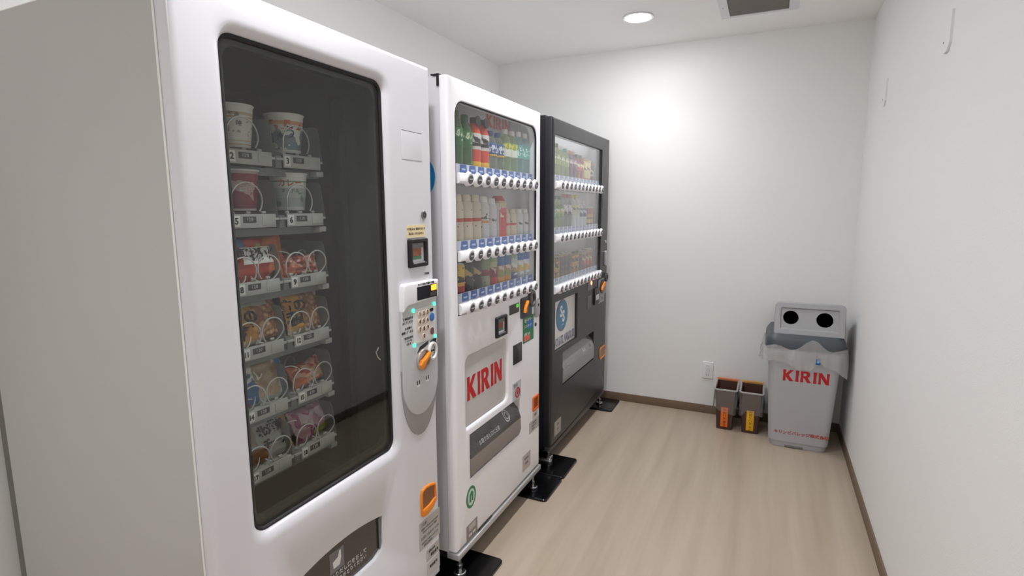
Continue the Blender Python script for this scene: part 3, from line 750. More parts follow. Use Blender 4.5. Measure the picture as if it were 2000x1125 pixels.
snack_bag(-2.898, -2.738, zt(5), .122, bag_mat('bag_silver', '#a9aaa6', [('rect', 0, .44, -1, .44, '#8a5a2a', .12), ('blob', 20, .55, '#c08f50', 0, .45, 0, .5), ('rect', 0, .3, .5, 2, '#9c8f7c', .1), ('rect', .82, 2, 0, 2, '#b08a5a', .1)]), 'silver bread bag with black kanji above tray number 17', seed=21, lean=18, words=[('北海道', .030, .56, .66, PRINTB, .0015), ('チーズ', .032, .60, .34, PRINTB, .0015), ('蒸し', .026, .66, .9, PRINTB, .001)])
snack_bag(-2.732, -2.598, zt(5), .098, bag_mat('bag_pink', '#b58a94', [('blob', 20, .5, '#9d3f72', 0, .6, .1, 1), ('blob', 26, .52, '#cdb6bd', .2, .9, .3, 1), ('rect', .52, .95, 0, .36, '#7c8a3a', .12), ('blob', 40, .55, '#7a2f55', 0, .5, 0, .5), ('rect', .9, 2, .5, 2, '#b04f78')]), 'pink and green sweets bag above the lowest tray at the right', seed=25, lean=20, roll_=.1)

# ================================================================== drinks machines: shared builders
def drink(kind, x, y, z, h, r, mats, label, group, cap=None, sx=.8):
    nm = {'pet': 'drink_bottle', 'can': 'drink_can', 'slim': 'bottle_can', 'carton': 'drink_carton'}[kind]
    cat = {'pet': 'bottle', 'can': 'can', 'slim': 'bottle', 'carton': 'carton'}[kind]
    t = thing(nm, label, cat, (x, y, z), group)
    body, lab = mats[0], (mats[1] if len(mats) > 1 else None)
    n = 18
    if kind == 'pet':
        prof = [(0, .002), (r * .7, 0), (r * .95, .004), (r, .012), (r * .97, h * .2), (r, h * .24), (r, h * .66), (r * .95, h * .73), (r * .68, h * .83), (r * .44, h * .88), (r * .44, h * .91), (0, h * .91)]
        obj('bottle_wall', lathe(nbm(), prof, (x, y, z), n, sx=sx), body, t, 50)
        obj('cap', lathe(nbm(), [(0, h * .89), (r * .5, h * .89), (r * .5, h * .985), (r * .44, h), (0, h)], (x, y, z), n, sx=sx), cap or PAPERW, t)
        if lab: obj('wrap_label', lathe(nbm(), [(r * 1.012, h * .38), (r * 1.02, h * .39), (r * 1.02, h * .68), (r * 1.012, h * .69)], (x, y, z), n, sx=sx), lab, t)
    elif kind == 'can':
        obj('can_wall', lathe(nbm(), [(0, .003), (r * .8, .002), (r * .85, 0), (r, h * .05), (r, h * .9), (r * .9, h * .96), (0, h * .96)], (x, y, z), n, sx=sx), body, t, 50)
        obj('can_lid', lathe(nbm(), [(0, h * .955), (r * .86, h * .96), (r * .9, h), (r * .86, h), (r * .82, h * .975), (0, h * .97)], (x, y, z), n, sx=sx), STEEL, t)
    elif kind == 'slim':
        obj('bottle_wall', lathe(nbm(), [(0, .002), (r * .85, 0), (r, h * .03), (r, h * .74), (r * .93, h * .82), (r * .7, h * .87), (0, h * .87)], (x, y, z), n, sx=sx), body, t, 50)
        obj('cap', lathe(nbm(), [(0, h * .86), (r * .72, h * .86), (r * .74, h * .88), (r * .72, h * .97), (r * .6, h), (0, h)], (x, y, z), n, sx=sx), cap or PAPERW, t)
    else:
        bm = nbm(); w = r; dp = r * .8
        prof = [((-dp, -w), (dp, w), 0), ((-dp, -w), (dp, w), h * .84), ((-dp * .2, -w), (dp * .2, w), h)]
        rings = [[bm.verts.new((x + p, y + q, z + hh)) for p, q in ((a[0], a[1]), (b[0], a[1]), (b[0], b[1]), (a[0], b[1]))] for a, b, hh in prof]
        for a, b in zip(rings, rings[1:]):
            for k in range(4): bm.faces.new((a[k], a[(k + 1) % 4], b[(k + 1) % 4], b[k]))
        bm.faces.new(rings[0][::-1]); bm.faces.new(rings[-1])
        obj('carton_wall', bm, body, t)
        if lab: obj('side_print', B((x - dp * .9, y - w - .0008, z + .002), (x + dp * .9, y - w - .0001, z + h * .83)), lab, t)
    return t

def button_row(xf, y0, y1, zc, n, yb0, yb1, parent, tagmat, h=.036):
    """one selection bar with its buttons, plus the price strip above it"""
    bm = nbm()
    pr = [(-.02, -h / 2), (.004, -h / 2), (.010, -h * .3), (.010, h * .25), (.004, h / 2), (-.02, h / 2)]
    a = [bm.verts.new((xf + p[0], y0, zc + p[1])) for p in pr]; b = [bm.verts.new((xf + p[0], y1, zc + p[1])) for p in pr]
    for k in range(6): bm.faces.new((a[k], a[(k + 1) % 6], b[(k + 1) % 6], b[k]))
    bm.faces.new(a[::-1]); bm.faces.new(b)
    bar = obj('button_bar', bm, WHITE, parent)
    pt = (yb1 - yb0) / (n - 1)
    bezel = button = None
    for i in range(n):
        y = yb0 + pt * i
        if i == 0:
            bz = put('button_bezel', finish(cyl(nbm(), (xf + .004, y, zc - .001), (xf + .016, y, zc - .003), pt * .40, pt * .33, n=20), 'button_bezel'), WHITE, bar)
            bt = put('button', finish(cyl(nbm(), (xf + .012, y, zc - .0025), (xf + .0185, y, zc - .0035), pt * .235, n=20, bev=.001), 'button'), pm('button_grey', '#58565a', .35), bar)
            ln = put('button_print', finish(box(nbm(), (xf + .0186, y - pt * .15, zc - .004), (xf + .0192, y + pt * .15, zc - .0005)), 'button_print'), LGREY, bar)
            b0 = (W[bz], W[bt], W[ln])
        else:
            for src, c in zip((bz, bt, ln), b0): put(src.name.split('.')[0], src.data, None, bar, at=c + Vector((0, pt * i, 0)))
    # price strip behind the glass
    sh = pt * .50
    strip = obj('price_strip', B((xf - .024, y0 + .012, zc + h / 2), (xf - .021, y1 - .008, zc + h / 2 + sh), .0005), pm('strip_white', '#d6dae6', .4), parent)
    for i in range(n):
        y = yb0 + pt * i + .012
        z0 = zc + h / 2 + .002
        if i == 0:
            w = pt * .39
            tg = put('price_tag', finish(plate(xf - .0195, poly([(y - w, z0), (y + w, z0), (y + w * .8, z0 + sh * .9), (y - w * .8, z0 + sh * .9)]), [(0, -.001), (0, 0)]), 'price_tag'), tagmat, strip)
            t2 = put('price_print', finish(box(nbm(), (xf - .0194, y - w * .5, z0 + sh * .32), (xf - .0190, y + w * .5, z0 + sh * .5)), 'price_print'), pm('print_paleblue', '#c3d2ea', .5), strip)
            c0 = (W[tg], W[t2])
        else:
            for src, c in zip((tg, t2), c0): put(src.name.split('.')[0], src.data, None, strip, at=c + Vector((0, pt * i, 0)))
    obj('display_shelf', B((xf - .095, y0 + .012, zc + h / 2 + .019), (xf - .025, y1 - .008, zc + h / 2 + .024)), pm('shelf_clear_white', '#cfcfd2', .3), parent)
    return bar

# ================================================================== MACHINE 2: white drinks machine
X2 = -.103; A0, A1 = -2.202, -1.400
m2 = thing('drinks_vending_machine', 'white drinks vending machine with red KIRIN lettering, in the middle', 'vending machine', ((X2 - .84) / 2, (A0 + A1) / 2, 0))
obj('body', shell((-.83, A0 + .002, .115), (-.143, A1 - .002, 1.826), (-.226, -2.188, 1.0), (-.226, -1.40 - .006, 1.80)), pm('machine_white_side', '#d5d4d9', .35), m2)
LIN2 = pm('display_liner', '#dcdbdc', .4)
obj('display_liner', shell((-.2255, -2.187, 1.001), (-.142, -1.407, 1.799), (-.212, -2.180, 1.006), (-.212, -1.412, 1.794)), LIN2, m2)
w2 = rrect(-2.168, -1.450, 1.014, 1.756, (.004, .004, .055, .055), 7)
fl2 = rrect(-2.100, -1.638, .369, .546, .003, 3)
pn2 = rrect(-2.120, -1.766, .578, .850, (.006, .03, .012, .03), 5)
obj('door', plate(X2, rrect(A0, A1, .118, 1.83, .006, 4), round_prof(.038, .018, 5), [(w2, [(-.003, 0), (0, -.003), (0, -.038)]), (fl2, [(-.002, 0), (0, -.002), (0, -.038)]), (pn2, [(-.012, 0), (-.006, -.002), (-.001, -.008), (0, -.016), (0, -.038)])]), WHITE, m2, 40)
obj('window_gasket', plate(X2 - .003, rrect(-2.1675, -1.4505, 1.0145, 1.7555, (.004, .004, .054, .054), 7), [(0, -.008), (0, 0)], [(rrect(-2.1675, -1.4505, 1.0145, 1.7555, (.004, .004, .054, .054), 7), [(.004, 0), (.004, -.008)])]), RUBBER, m2)
obj('window_glass', slab(X2, rrect(-2.163, -1.455, 1.019, 1.751, (.004, .004, .05, .05), 5), -.010, -.006), GLASS, m2)
BT = pm('tag_blue', '#3f66ad', .45)
for zc_ in (1.497, 1.226, 1.036): button_row(X2, -2.158, -1.462, zc_, 10, -2.095, -1.494, m2, BT)
pnl = obj('logo_panel', slab(X2, rrect(-2.1185, -1.7675, .5795, .8485, (.006, .028, .012, .028), 5), -.03, -.010, .003), pm('panel_grey', '#c5c2bf', .22), m2)
logo(-2.098, .676, .092, .292, X2 - .0085, RED, pnl)
# dispensing flap: slopes outwards, then a lower lip
def flap(xf, y0, y1, z0, z1, parent, mu, ml, name='delivery_flap'):
    def ext(pr, a, b):
        bm = nbm(); n = len(pr)
        A = [bm.verts.new((xf + p[0], a, p[1])) for p in pr]; Bv = [bm.verts.new((xf + p[0], b, p[1])) for p in pr]
        for k in range(n): bm.faces.new((A[k], A[(k + 1) % n], Bv[(k + 1) % n], Bv[k]))
        bm.faces.new(A[::-1]); bm.faces.new(Bv); return bm
    h = z1 - z0
    f = obj(name, ext([(-.055, z1 - .002), (-.010, z1 - h * .30), (.004, z1 - h * .52), (.004, z1 - h * .55), (-.002, z1 - h * .55), (-.014, z1 - h * .32), (-.060, z1 - .002)], y0, y1), mu, parent)
    obj('flap_lip', ext([(.004, z1 - h * .55), (.006, z1 - h * .84), (.001, z0 + .008), (-.006, z0 + .008), (-.004, z1 - h * .55)], y0, y1), ml, f)
    return f
obj('delivery_chute', shell((-.24, -2.103, .366), (-.1415, -1.635, .549), (-.232, -2.098, .370), (-.232, -1.640, .545)), BLACK, m2)
FU = pm('flap_upper_smoke', '#55524f', .15, coat=.4); FLW = pm('flap_lower_grey', '#8c8480', .3)
f2 = flap(X2, -2.098, -1.641, .372, .545, m2, FU, FLW)
FT = Matrix.Rotation(0, 4, 'Y')
def on_flap(xf, z1, h, z, lift=.0012):
    """x of the sloping flap face at height z"""
    pts = [(z1 - .002, -.055), (z1 - h * .30, -.010), (z1 - h * .52, .004)]
    for (za, xa), (zb, xb) in zip(pts, pts[1:]):
        if zb <= z <= za: return xf + xa + (xb - xa) * (za - z) / (za - zb) + lift
    return xf + .0045 + lift
def flap_print(me, y, z, xf, z1, h, mat, parent, name='lettering'):
    for v in me.vertices:
        zz = z + v.co.y; v.co = Vector((on_flap(xf, z1, h, zz), y + v.co.x, zz))
    put(name, me, mat, parent)
flap_print(text_mesh('お取り出し口に注意', .020, depth=0), -1.93, .478, X2, .545, .173, LGREY, f2)
flap_print(text_mesh('手をはさまないで', .016, depth=0), -1.90, .498, X2, .545, .173, PRINTG, f2)
def flap_ring(cy, cz, ro, ri, xf, z1, h, parent, mat):
    b2 = nbm(); n = 28
    o = [b2.verts.new((on_flap(xf, z1, h, cz + ro * math.sin(2 * PI * i / n)), cy + ro * math.cos(2 * PI * i / n), cz + ro * math.sin(2 * PI * i / n))) for i in range(n)]
    i_ = [b2.verts.new((on_flap(xf, z1, h, cz + ri * math.sin(2 * PI * i / n)), cy + ri * math.cos(2 * PI * i / n), cz + ri * math.sin(2 * PI * i / n))) for i in range(n)]
    for k in range(n): b2.faces.new((o[k], o[(k + 1) % n], i_[(k + 1) % n], i_[k]))
    obj('icon_ring', b2, mat, parent)
flap_ring(-1.755, .497, .024, .019, X2, .545, .173, f2, LGREY); flap_ring(-1.755, .497, .014, .010, X2, .545, .173, f2, LGREY)
flap_ring(-1.672, .478, .012, .009, X2, .545, .173, f2, STEELD); flap_ring(-2.05, .468, .012, .009, X2, .545, .173, f2, STEELD)
# controls
bill_reader(X2, -1.883, -1.783, .871, .957, m2)
dp = obj('display', slab(X2, rrect(-1.748, -1.653, .942, .984, .003), 0, .002, .001), DGREY, m2)
obj('display_light', slab(X2 + .002, rrect(-1.683, -1.660, .965, .981, .002), 0, .0008), pm('led_leaf', '#4fae3a', .4, emit='#46b030', es=.8), dp)
cm = obj('coin_unit', slab(X2, rrect(-1.637, -1.520, .905, .998, .010), 0, .008, .003), DGREY, m2)
obj('lever_recess', slab(X2 + .008, rrect(-1.625, -1.575, .922, .985, .008), 0, .0008), BLACK, cm)
a = math.radians(52)
obj('lever', plate(X2 + .020, poly([(-1.621 + px * .05, .930 + pz * .05) for px, pz in ((0, .05), (.22, 0), (.40, .12), (.42, .45), (.85, .85), (.80, 1.05), (.60, 1.02), (.25, .62), (.05, .40))]), round_prof(.011, .003, 3)), pm('orange_lit', '#f7941e', .35), cm)
cn = obj('coin_inlet', plate(X2 + .014, ellip(-1.519, .982, .036, .040, 36), round_prof(.014, .004), [(ellip(-1.517, .980, .022, .026, 36), [(0, 0), (.003, -.006), (.003, -.008)])]), pm('inlet_brown', '#4a4543', .35), cm)
obj('coin_slot', slab(X2 + .005, ellip(-1.517, .980, .020, .024, 24), 0, .001), STEEL, cn)
hd2 = obj('lock_handle', slab(X2, rrect(-1.483, -1.432, .882, .976, .022, 6), 0, .012, .004), pm('handle_silver', '#b4b4b6', .3, metal=.6), m2)
obj('keyhole', cyl(nbm(), (X2 + .012, -1.453, .942), (X2 + .0135, -1.453, .942), .007, n=16), PRINTB, hd2)
obj('key_socket', cyl(nbm(), (X2, -1.463, .848), (X2 + .003, -1.463, .848), .009, n=18), DGREY, m2)
sticker('green_poster', -1.609, -1.486, .785, .905, X2, GREENP, m2, [('電子マネー', .018, .5, .84), ('ここにタッチ', .014, .45, .62), ('ポイント', .018, .4, .30)], .004, PAPERW)
obj('poster_block', slab(X2 + .0008, rrect(-1.560, -1.495, .845, .885, .004), 0, .0006), BLUEP, m2)
obj('poster_block', slab(X2 + .0008, rrect(-1.600, -1.530, .792, .818, .004), 0, .0006), pm('print_coral', '#d8685a', .5), m2)
obj('card_reader', slab(X2, rrect(-1.713, -1.621, .713, .801, .003), 0, .002, .001), pm('reader_black', '#2c2a29', .25), m2)
st = sticker('age_sticker', -1.720, -1.630, .550, .630, X2, pm('sticker_greyblue', '#bfc0c8', .4), m2, [('飲料', .020, .35, .8)], .003, PRINTG)
obj('sticker_ring', plate(X2 + .0018, ellip(-1.668, .578, .026, .024), [(0, -.001), (0, 0)], [(ellip(-1.668, .578, .018, .017), [(0, 0), (0, -.001)])]), pm('print_red', '#b8323a', .5), st)
lettering('禁', .022, (X2 + .0019, -1.668, .578), pm('print_red', '#b8323a', .5), st, bold=.0006)
co = obj('coin_return', plate(X2 + .005, rrect(-1.496, -1.424, .424, .497, .006), round_prof(.005, .002), [(rrect(-1.486, -1.434, .434, .488, .004), [(0, 0), (.001, -.004)])]), pm('orange_deep', '#d9661a', .4), m2)
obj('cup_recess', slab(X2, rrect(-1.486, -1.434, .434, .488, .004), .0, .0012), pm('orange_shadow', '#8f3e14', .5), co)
sticker('notice_sticker', -1.494, -1.428, .385, .418, X2, pm('sticker_offwhite', '#cfc8c2', .5), m2, [('返却', .014, .5, .5)])
sticker('notice_sticker', -1.535, -1.417, .326, .382, X2, STICK, m2, [('ご利用 案内', .011, .5, .75), ('お問い合わせ', .010, .5, .5), ('連絡先', .010, .4, .25)])
sticker('notice_sticker', -1.612, -1.520, .168, .246, X2, pm('sticker_mauve', '#b9ada9', .45), m2, [('住所表示', .013, .5, .7), ('管理者', .012, .5, .4)])
rg = obj('eco_badge', slab(X2, ellip(-2.097, .295, .037, .044), 0, .001), pm('badge_green', '#2f7d58', .4), m2)
obj('badge_disc', slab(X2 + .001, ellip(-2.097, .295, .026, .033), 0, .0006), pm('badge_pale', '#c9dccf', .4), rg)
obj('badge_mark', plate(X2 + .0024, poly([(-2.112, .277), (-2.100, .277), (-2.100, .300), (-2.094, .304), (-2.094, .280), (-2.084, .277), (-2.082, .310), (-2.096, .320), (-2.110, .310)]), [(0, -.0006), (0, 0)]), pm('badge_green', '#2f7d58', .4), rg)
bs = sticker('spec_sticker', -2.136, -2.051, .127, .190, X2, pm('sticker_brownish', '#8d827b', .45), m2, [('定格 100V', .012, .5, .25)], .001, PAPERW)
obj('spec_panel', slab(X2 + .0008, rrect(-2.118, -2.065, .160, .184, .001), 0, .0005), STICK, bs)
obj('vent_slit', B((X2 + .0002, -2.045, .1185), (X2 + .001, -1.925, .128)), BLACK, m2)
obj('foot_rail', B((-.150, A0, .090), (-.098, A1 + .004, .1145), .002), pm('rail_galvanised', '#bfc0c1', .3, metal=.35), m2)
obj('base_frame', B((-.82, A0 + .02, .075), (-.151, A1 - .02, .114)), GUN2, m2)
obj('door_hinge', B((-.150, A0 - .004, 1.795), (-.141, A0 + .002, 1.832), .001), BLACK, m2)
obj('door_hinge', B((-.172, A0 - .004, 1.829), (-.141, A0 + .03, 1.834), .001), BLACK, m2)
obj('side_sticker', plate(A0 + .002, lambda s: [(-.245 + (.079 - s) * math.cos(2 * PI * i / 36), 1.50 + (.079 - s) * math.sin(2 * PI * i / 36)) for i in range(36)], [(0, -.0), (0, .001)], axis='y'), pm('sticker_cyan', '#1f86c4', .4), m2)
for yy in (-2.165, -1.455): foot(-.118, yy, m2)
for yy in (-2.165, -1.455): foot(-.74, yy, m2)
bp_ = obj('backdrop_logo', slab(-.212, rrect(-1.742, -1.500, 1.722, 1.790, .002), .0, .0008), pm('backdrop_pale', '#c9bfbd', .4), m2)
logo(-1.735, 1.730, .050, .222, -.2102, pm('logo_red_soft', '#d23b33', .5), bp_)

# ---- drinks in machine 2
G1, G2, G3 = 'drinks on the white machine top shelf', 'drinks on the white machine middle shelf', 'drinks on the white machine bottom shelf'
XD = X2 - .050
def ky(k): return -2.086 + .0668 * k
PETG = pm('pet_green', '#2f5d2c', .15, coat=.3); PETR = pm('pet_red', '#d8432a', .18, coat=.3)
PETC = clear_mat('pet_clear', (.86, .9, .9), 1.2, .05, .12, (.7, .75, .75)); PETT = clear_mat('pet_teal', (.62, .84, .86), 1.2, .05, .3, (.45, .72, .74))
PETY = clear_mat('pet_lime', (.84, .92, .72), 1.2, .05, .22, (.65, .8, .5))
z1 = 1.497 + .018 + .024
LG = bands('lab_green', [(0, '#2c6a35'), (.5, '#3f7a3c')], blob=[(70, .58, '#c9d8b8', .2, .9)])
LR = bands('lab_redwhite', [(0, '#d9d4d0'), (.2, '#2b2a2c'), (.42, '#dcdad8')], blob=[(55, .55, '#1e1e20', .3, .95)])
LB = bands('lab_blue', [(0, '#d9b93c'), (.12, '#23407f'), (.9, '#2f62a8')], blob=[(75, .52, '#d5dbe6', .25, .85)])
LY = bands('lab_yellow', [(0, '#dfe0d4'), (.55, '#d8cf4a'), (.9, '#8aa83a')], blob=[(70, .58, '#7c8f3a', .4, .9)])
LT = bands('lab_teal', [(0, '#58a8a0'), (.5, '#3f8f8a')], blob=[(80, .56, '#d9efe9', .2, .8)])
CG = pm('cap_green', '#2d5a2a', .3); CB = pm('cap_black', '#262628', .35); CBL = pm('cap_blue', '#2c5f9c', .35); CY = pm('cap_white', '#e4e4e0', .35)
WM = "the white machine's"
top = [(PETG, LG, CG, .196, 'dark green tea bottle, leftmost on %s top shelf'), (PETG, LG, CG, .190, 'dark green tea bottle, second from left on %s top shelf'),
       (PETR, LR, CB, .190, 'red bottle with black cap beside the green bottles on %s top shelf'), (PETR, LR, CB, .190, 'red bottle with black cap beside the blue labels on %s top shelf'),
       (PETC, LB, CBL, .158, 'clear bottle with navy label beside the red bottles on %s top shelf'), (PETC, LB, CBL, .158, 'clear bottle with navy label beside the yellow labels on %s top shelf'),
       (PETY, LY, CY, .180, 'lime bottle with yellow label beside the navy labels on %s top shelf'), (PETY, LY, CY, .180, 'lime bottle with yellow label beside the teal bottles on %s top shelf'),
       (PETT, LT, CY, .186, 'teal water bottle, second from right on %s top shelf'), (PETT, LT, CY, .186, 'teal water bottle, rightmost on %s top shelf')]
for k, (b_, l_, c_, h, lb) in enumerate(top):
    t = drink('pet', XD, ky(k), z1, h, .0328, (b_, l_), lb % WM, G1, c_)
    if k in (2, 3):
        obj('neck_medal', cyl(nbm(), (XD + .018, ky(k), z1 + h * .93), (XD + .022, ky(k), z1 + h * .93), .019, n=24), CB, t)
        obj('base_flash', lathe(nbm(), [(.0322, .002), (.0328, .004), (.0328, .026), (.0322, .028)], (XD, ky(k), z1), 18, sx=.8), pm('flash_yellow', '#e8b52a', .4), t)
z2 = 1.226 + .018 + .024
CRM = bands('wrap_cream', [(0, '#d8cbb4'), (.5, '#c2452f'), (.585, '#d8cdb8')], blob=[(60, .6, '#8f6f52', .62, .8), (90, .62, '#4a3a30', .36, .46), (60, .66, '#cf7a3a', .22, .36)])
WHT = bands('wrap_white', [(0, '#cfcdd0'), (.45, '#c99a4a'), (.52, '#d6d3d2')], blob=[(70, .56, '#3a3a40', .56, .72), (80, .6, '#4a4650', .3, .42)])
WH2 = bands('wrap_plain', [(0, '#d2d0d3')], blob=[(70, .62, '#50505a', .3, .6)])
CCR = pm('cap_cream', '#d9ccb5', .4)
CART = bands('carton_red', [(0, '#c22c33'), (.62, '#cf4a62'), (.72, '#c9b48a'), (.88, '#b92a2e')], blob=[(60, .6, '#e8d8d4', .5, .75)])
mid = [('slim', CRM, CCR, .176, 'cream bottle can with red band, leftmost on %s middle shelf'), ('slim', CRM, CCR, .176, 'cream bottle can with red band, second from left on %s middle shelf'),
       ('slim', CRM, CCR, .176, 'cream bottle can with red band, third from left on %s middle shelf'), ('slim', WHT, CY, .172, 'tall white bottle can with gold band and black print on %s middle shelf'),
       ('slim', WH2, CY, .166, 'tall plain white bottle can beside the red carton on %s middle shelf'), ('carton', CART, None, .176, 'tall red and white drink carton on %s middle shelf'),
       ('slim', CRM, CCR, .122, 'short cream bottle can beside the red carton on %s middle shelf'), ('slim', CRM, CCR, .122, 'short cream bottle can beside the short white ones on %s middle shelf'),
       ('slim', WH2, CY, .122, 'short white bottle can, second from right on %s middle shelf'), ('slim', WH2, CY, .122, 'short white bottle can, rightmost on %s middle shelf')]
for k, (kd, b_, c_, h, lb) in enumerate(mid):
    drink(kd, XD, ky(k), z2, h, .031 if h > .15 else .027, (b_, PAPERW) if kd == 'carton' else (b_,), lb % WM, G2, c_)
z3 = 1.036 + .018 + .024
K1 = bands('can_yellow', [(0, '#7a1f22'), (.12, '#b5342a'), (.3, '#d9a23a'), (.42, '#2a2420'), (.5, '#d8b64a')], blob=[(60, .58, '#4a2f1c', .5, .9)])
K2 = bands('can_black', [(0, '#4a4648'), (.12, '#2b2a2b'), (.9, '#3a3734')], blob=[(45, .56, '#b89a68', .5, .85), (80, .62, '#c9c4c0', .3, .42), (40, .66, '#b5323a', .05, .3)])
K3 = bands('can_greenred', [(0, '#8e9a78'), (.4, '#7a1f2c'), (.55, '#7f8f63')], blob=[(40, .58, '#9a2a35', .1, .6)])
K4 = bands('can_red', [(0, '#b52431'), (.3, '#7d1f2c'), (.62, '#b8b48a'), (.8, '#8aa86a')], blob=[(50, .6, '#c9a49c', .3, .7)])
K5 = bands('can_blueorange', [(0, '#d99a35'), (.24, '#8f9a5a'), (.42, '#b58a72'), (.62, '#2f6fa8')], blob=[(60, .58, '#d8d2c4', .3, .7), (50, .6, '#1f4f88', .6, 1)])
K6 = bands('can_bluewhite', [(0, '#2f6a9c'), (.32, '#b59476'), (.52, '#c9ccc0'), (.8, '#8fa88a')], blob=[(60, .56, '#dfe3e2', .2, .9)])
K7 = bands('can_milkblue', [(0, '#c9cdd2'), (.25, '#d8b858'), (.5, '#d2d8de'), (.66, '#2e62ae')], blob=[(55, .55, '#e2e5e8', .1, .8), (70, .6, '#4a3f68', .1, .35)])
low = [('can', K1, .118, 'yellow coffee can with red foot, leftmost on %s bottom shelf'), ('can', K2, .128, 'black coffee can with gold crest beside the yellow can on %s bottom shelf'),
       ('can', K2, .128, 'black coffee can with gold crest beside the green can on %s bottom shelf'), ('can', K3, .13, 'olive green can with dark red splash on %s bottom shelf'),
       ('can', K4, .13, 'deep red soup can with pale top on %s bottom shelf'), ('can', K5, .132, 'blue and orange can beside the red soup can on %s bottom shelf'),
       ('can', K5, .132, 'blue and orange can beside the blue white can on %s bottom shelf'), ('can', K6, .124, 'white can with blue foot on %s bottom shelf'),
       ('can', K7, .132, 'blue and white milk drink can, second from right on %s bottom shelf'), ('can', K7, .132, 'blue and white milk drink can, rightmost on %s bottom shelf')]
for k, (kd, b_, h, lb) in enumerate(low): drink(kd, XD, ky(k), z3, h, .0315, (b_,), lb % WM, G3)

# ================================================================== MACHINE 3: black drinks machine
X3 = -.1255; D0, D1 = -1.194, -.130
m3 = thing('drinks_vending_machine', 'dark grey drinks vending machine with a blue round emblem, by the back wall', 'vending machine', ((X3 - .84) / 2, (D0 + D1) / 2, 0))
obj('body', shell((-.85, D0 + .002, .11), (-.166, D1 - .002, 1.852), (-.252, -1.18, .93), (-.252, -.20, 1.80)), GUN2, m3)
obj('display_liner', shell((-.2515, -1.179, .931), (-.165, -.201, 1.799), (-.236, -1.172, .936), (-.236, -.236, 1.794)), pm('display_liner_white', '#eeeded', .4), m3)
obj('top_bounce_panel', B((-.845, D0 + .01, 1.8522), (-.19, D1 - .01, 1.855)), pm('bounce_grey', '#c4c6c8', .5, metal=.2), m3)  # unseen light grey sheet, added so the dark machine's top throws light upwards
obj('display_lamp', B((-.174, -1.14, 1.782), (-.167, -.28, 1.790), .002), pm('lamp_tube_bright', '#ffffff', .5, emit='#f4f8ff', es=3.0), m3)
w3 = rrect(-1.160, -.300, .945, 1.763, .008, 4)
ps3 = rrect(-1.136, -.766, .628, .900, .005, 3)
fl3 = rrect(-1.012, -.420, .408, .596, .003, 3)
obj('door', plate(X3, rrect(D0, D1, .112, 1.845, .006, 4), round_prof(.040, .012, 4), [(w3, [(-.002, 0), (0, -.002), (0, -.040)]), (ps3, [(-.002, 0), (0, -.002), (0, -.040)]), (fl3, [(-.002, 0), (0, -.002), (0, -.040)])]), GUN, m3, 40)
obj('window_glass', slab(X3, rrect(-1.158, -.302, .947, 1.761, .006, 3), -.014, -.010), GLASS, m3)
BT3 = pm('tag_greyblue', '#8a94ac', .45)
for zc_ in (1.512, 1.238, .966): button_row(X3, -1.154, -.306, zc_, 12, -1.082, -.330, m3, BT3, .040)
pp3 = obj('poster_panel', slab(X3, rrect(-1.1345, -.7675, .6295, .8985, .004), -.03, -.014, .002), pm('poster_white', '#d9d7d4', .35), m3)
em = obj('round_emblem', slab(X3 - .014, ellip(-.995, .806, .094, .090), 0, .0008), pm('emblem_grey', '#6c7480', .4), pp3)
obj('emblem_disc', slab(X3 - .0132, ellip(-.995, .806, .084, .080), 0, .0006), pm('emblem_blue', '#4c7fa6', .4), pp3)
lettering('S', .085, (X3 - .0122, -1.010, .826), PAPERW, pp3, bold=.003)
lettering('S', .085, (X3 - .0120, -.975, .795), PAPERW, pp3, bold=.003)
lettering('since', .020, (X3 - .0122, -.985, .752), pm('print_palegrey', '#a9bccb', .5), pp3)
tw = text_mesh('IVO IATL VARIOUS!', .066, .0016); wd = max(v.co.x for v in tw.vertices) - min(v.co.x for v in tw.vertices)
lettering('IVO IATL VARIOUS!', .066, (X3 - .0132, -.952, .664), pm('print_slate', '#737a92', .5), pp3, bold=.0016, sx=.335 / wd)
obj('delivery_chute', shell((-.27, -1.016, .404), (-.1665, -.416, .600), (-.262, -1.010, .410), (-.262, -.422, .594)), BLACK, m3)
f3 = flap(X3, -1.010, -.423, .410, .595, m3, pm('flap_grey_top', '#7f8082', .2, coat=.4), pm('flap_grey_low', '#8d8e90', .3))
flap_print(text_mesh('▲▲', .030, depth=0), -.62, .520, X3, .595, .185, LGREY, f3)
flap_ring(-.93, .500, .013, .009, X3, .595, .185, f3, CHROME); flap_ring(-.49, .520, .013, .009, X3, .595, .185, f3, STEELD)
obj('speaker_panel', slab(X3, rrect(-.276, -.146, 1.392, 1.490, .003), 0, .0015, .0005), pm('panel_gun', '#4a4b4d', .4), m3)
obj('door_lock', cyl(nbm(), (X3, -.19, 1.168), (X3 + .005, -.19, 1.168), .010, n=18), CHROME, m3)
obj('lock_handle', slab(X3, rrect(-.205, -.150, 1.005, 1.108, .012), 0, .012, .004), pm('handle_silver', '#b4b4b6', .3, metal=.6), m3)
d3 = obj('display', slab(X3, rrect(-.577, -.470, .882, .930, .003), 0, .002, .001), pm('display_grey', '#5b5a5c', .3), m3)
obj('display_light', slab(X3 + .002, ellip(-.500, .925, .013, .012, 16), 0, .002), pm('led_red', '#ff7a5a', .4, emit='#ff6a48', es=5), d3)
obj('coin_plate', slab(X3, rrect(-.348, -.160, .815, .925, .006), 0, .006, .002), pm('plate_silver', '#8f9092', .3, metal=.5), m3)
lv = obj('return_knob', slab(X3 + .006, ellip(-.262, .872, .055, .048, 28), 0, .003, .001), BLACK, m3)
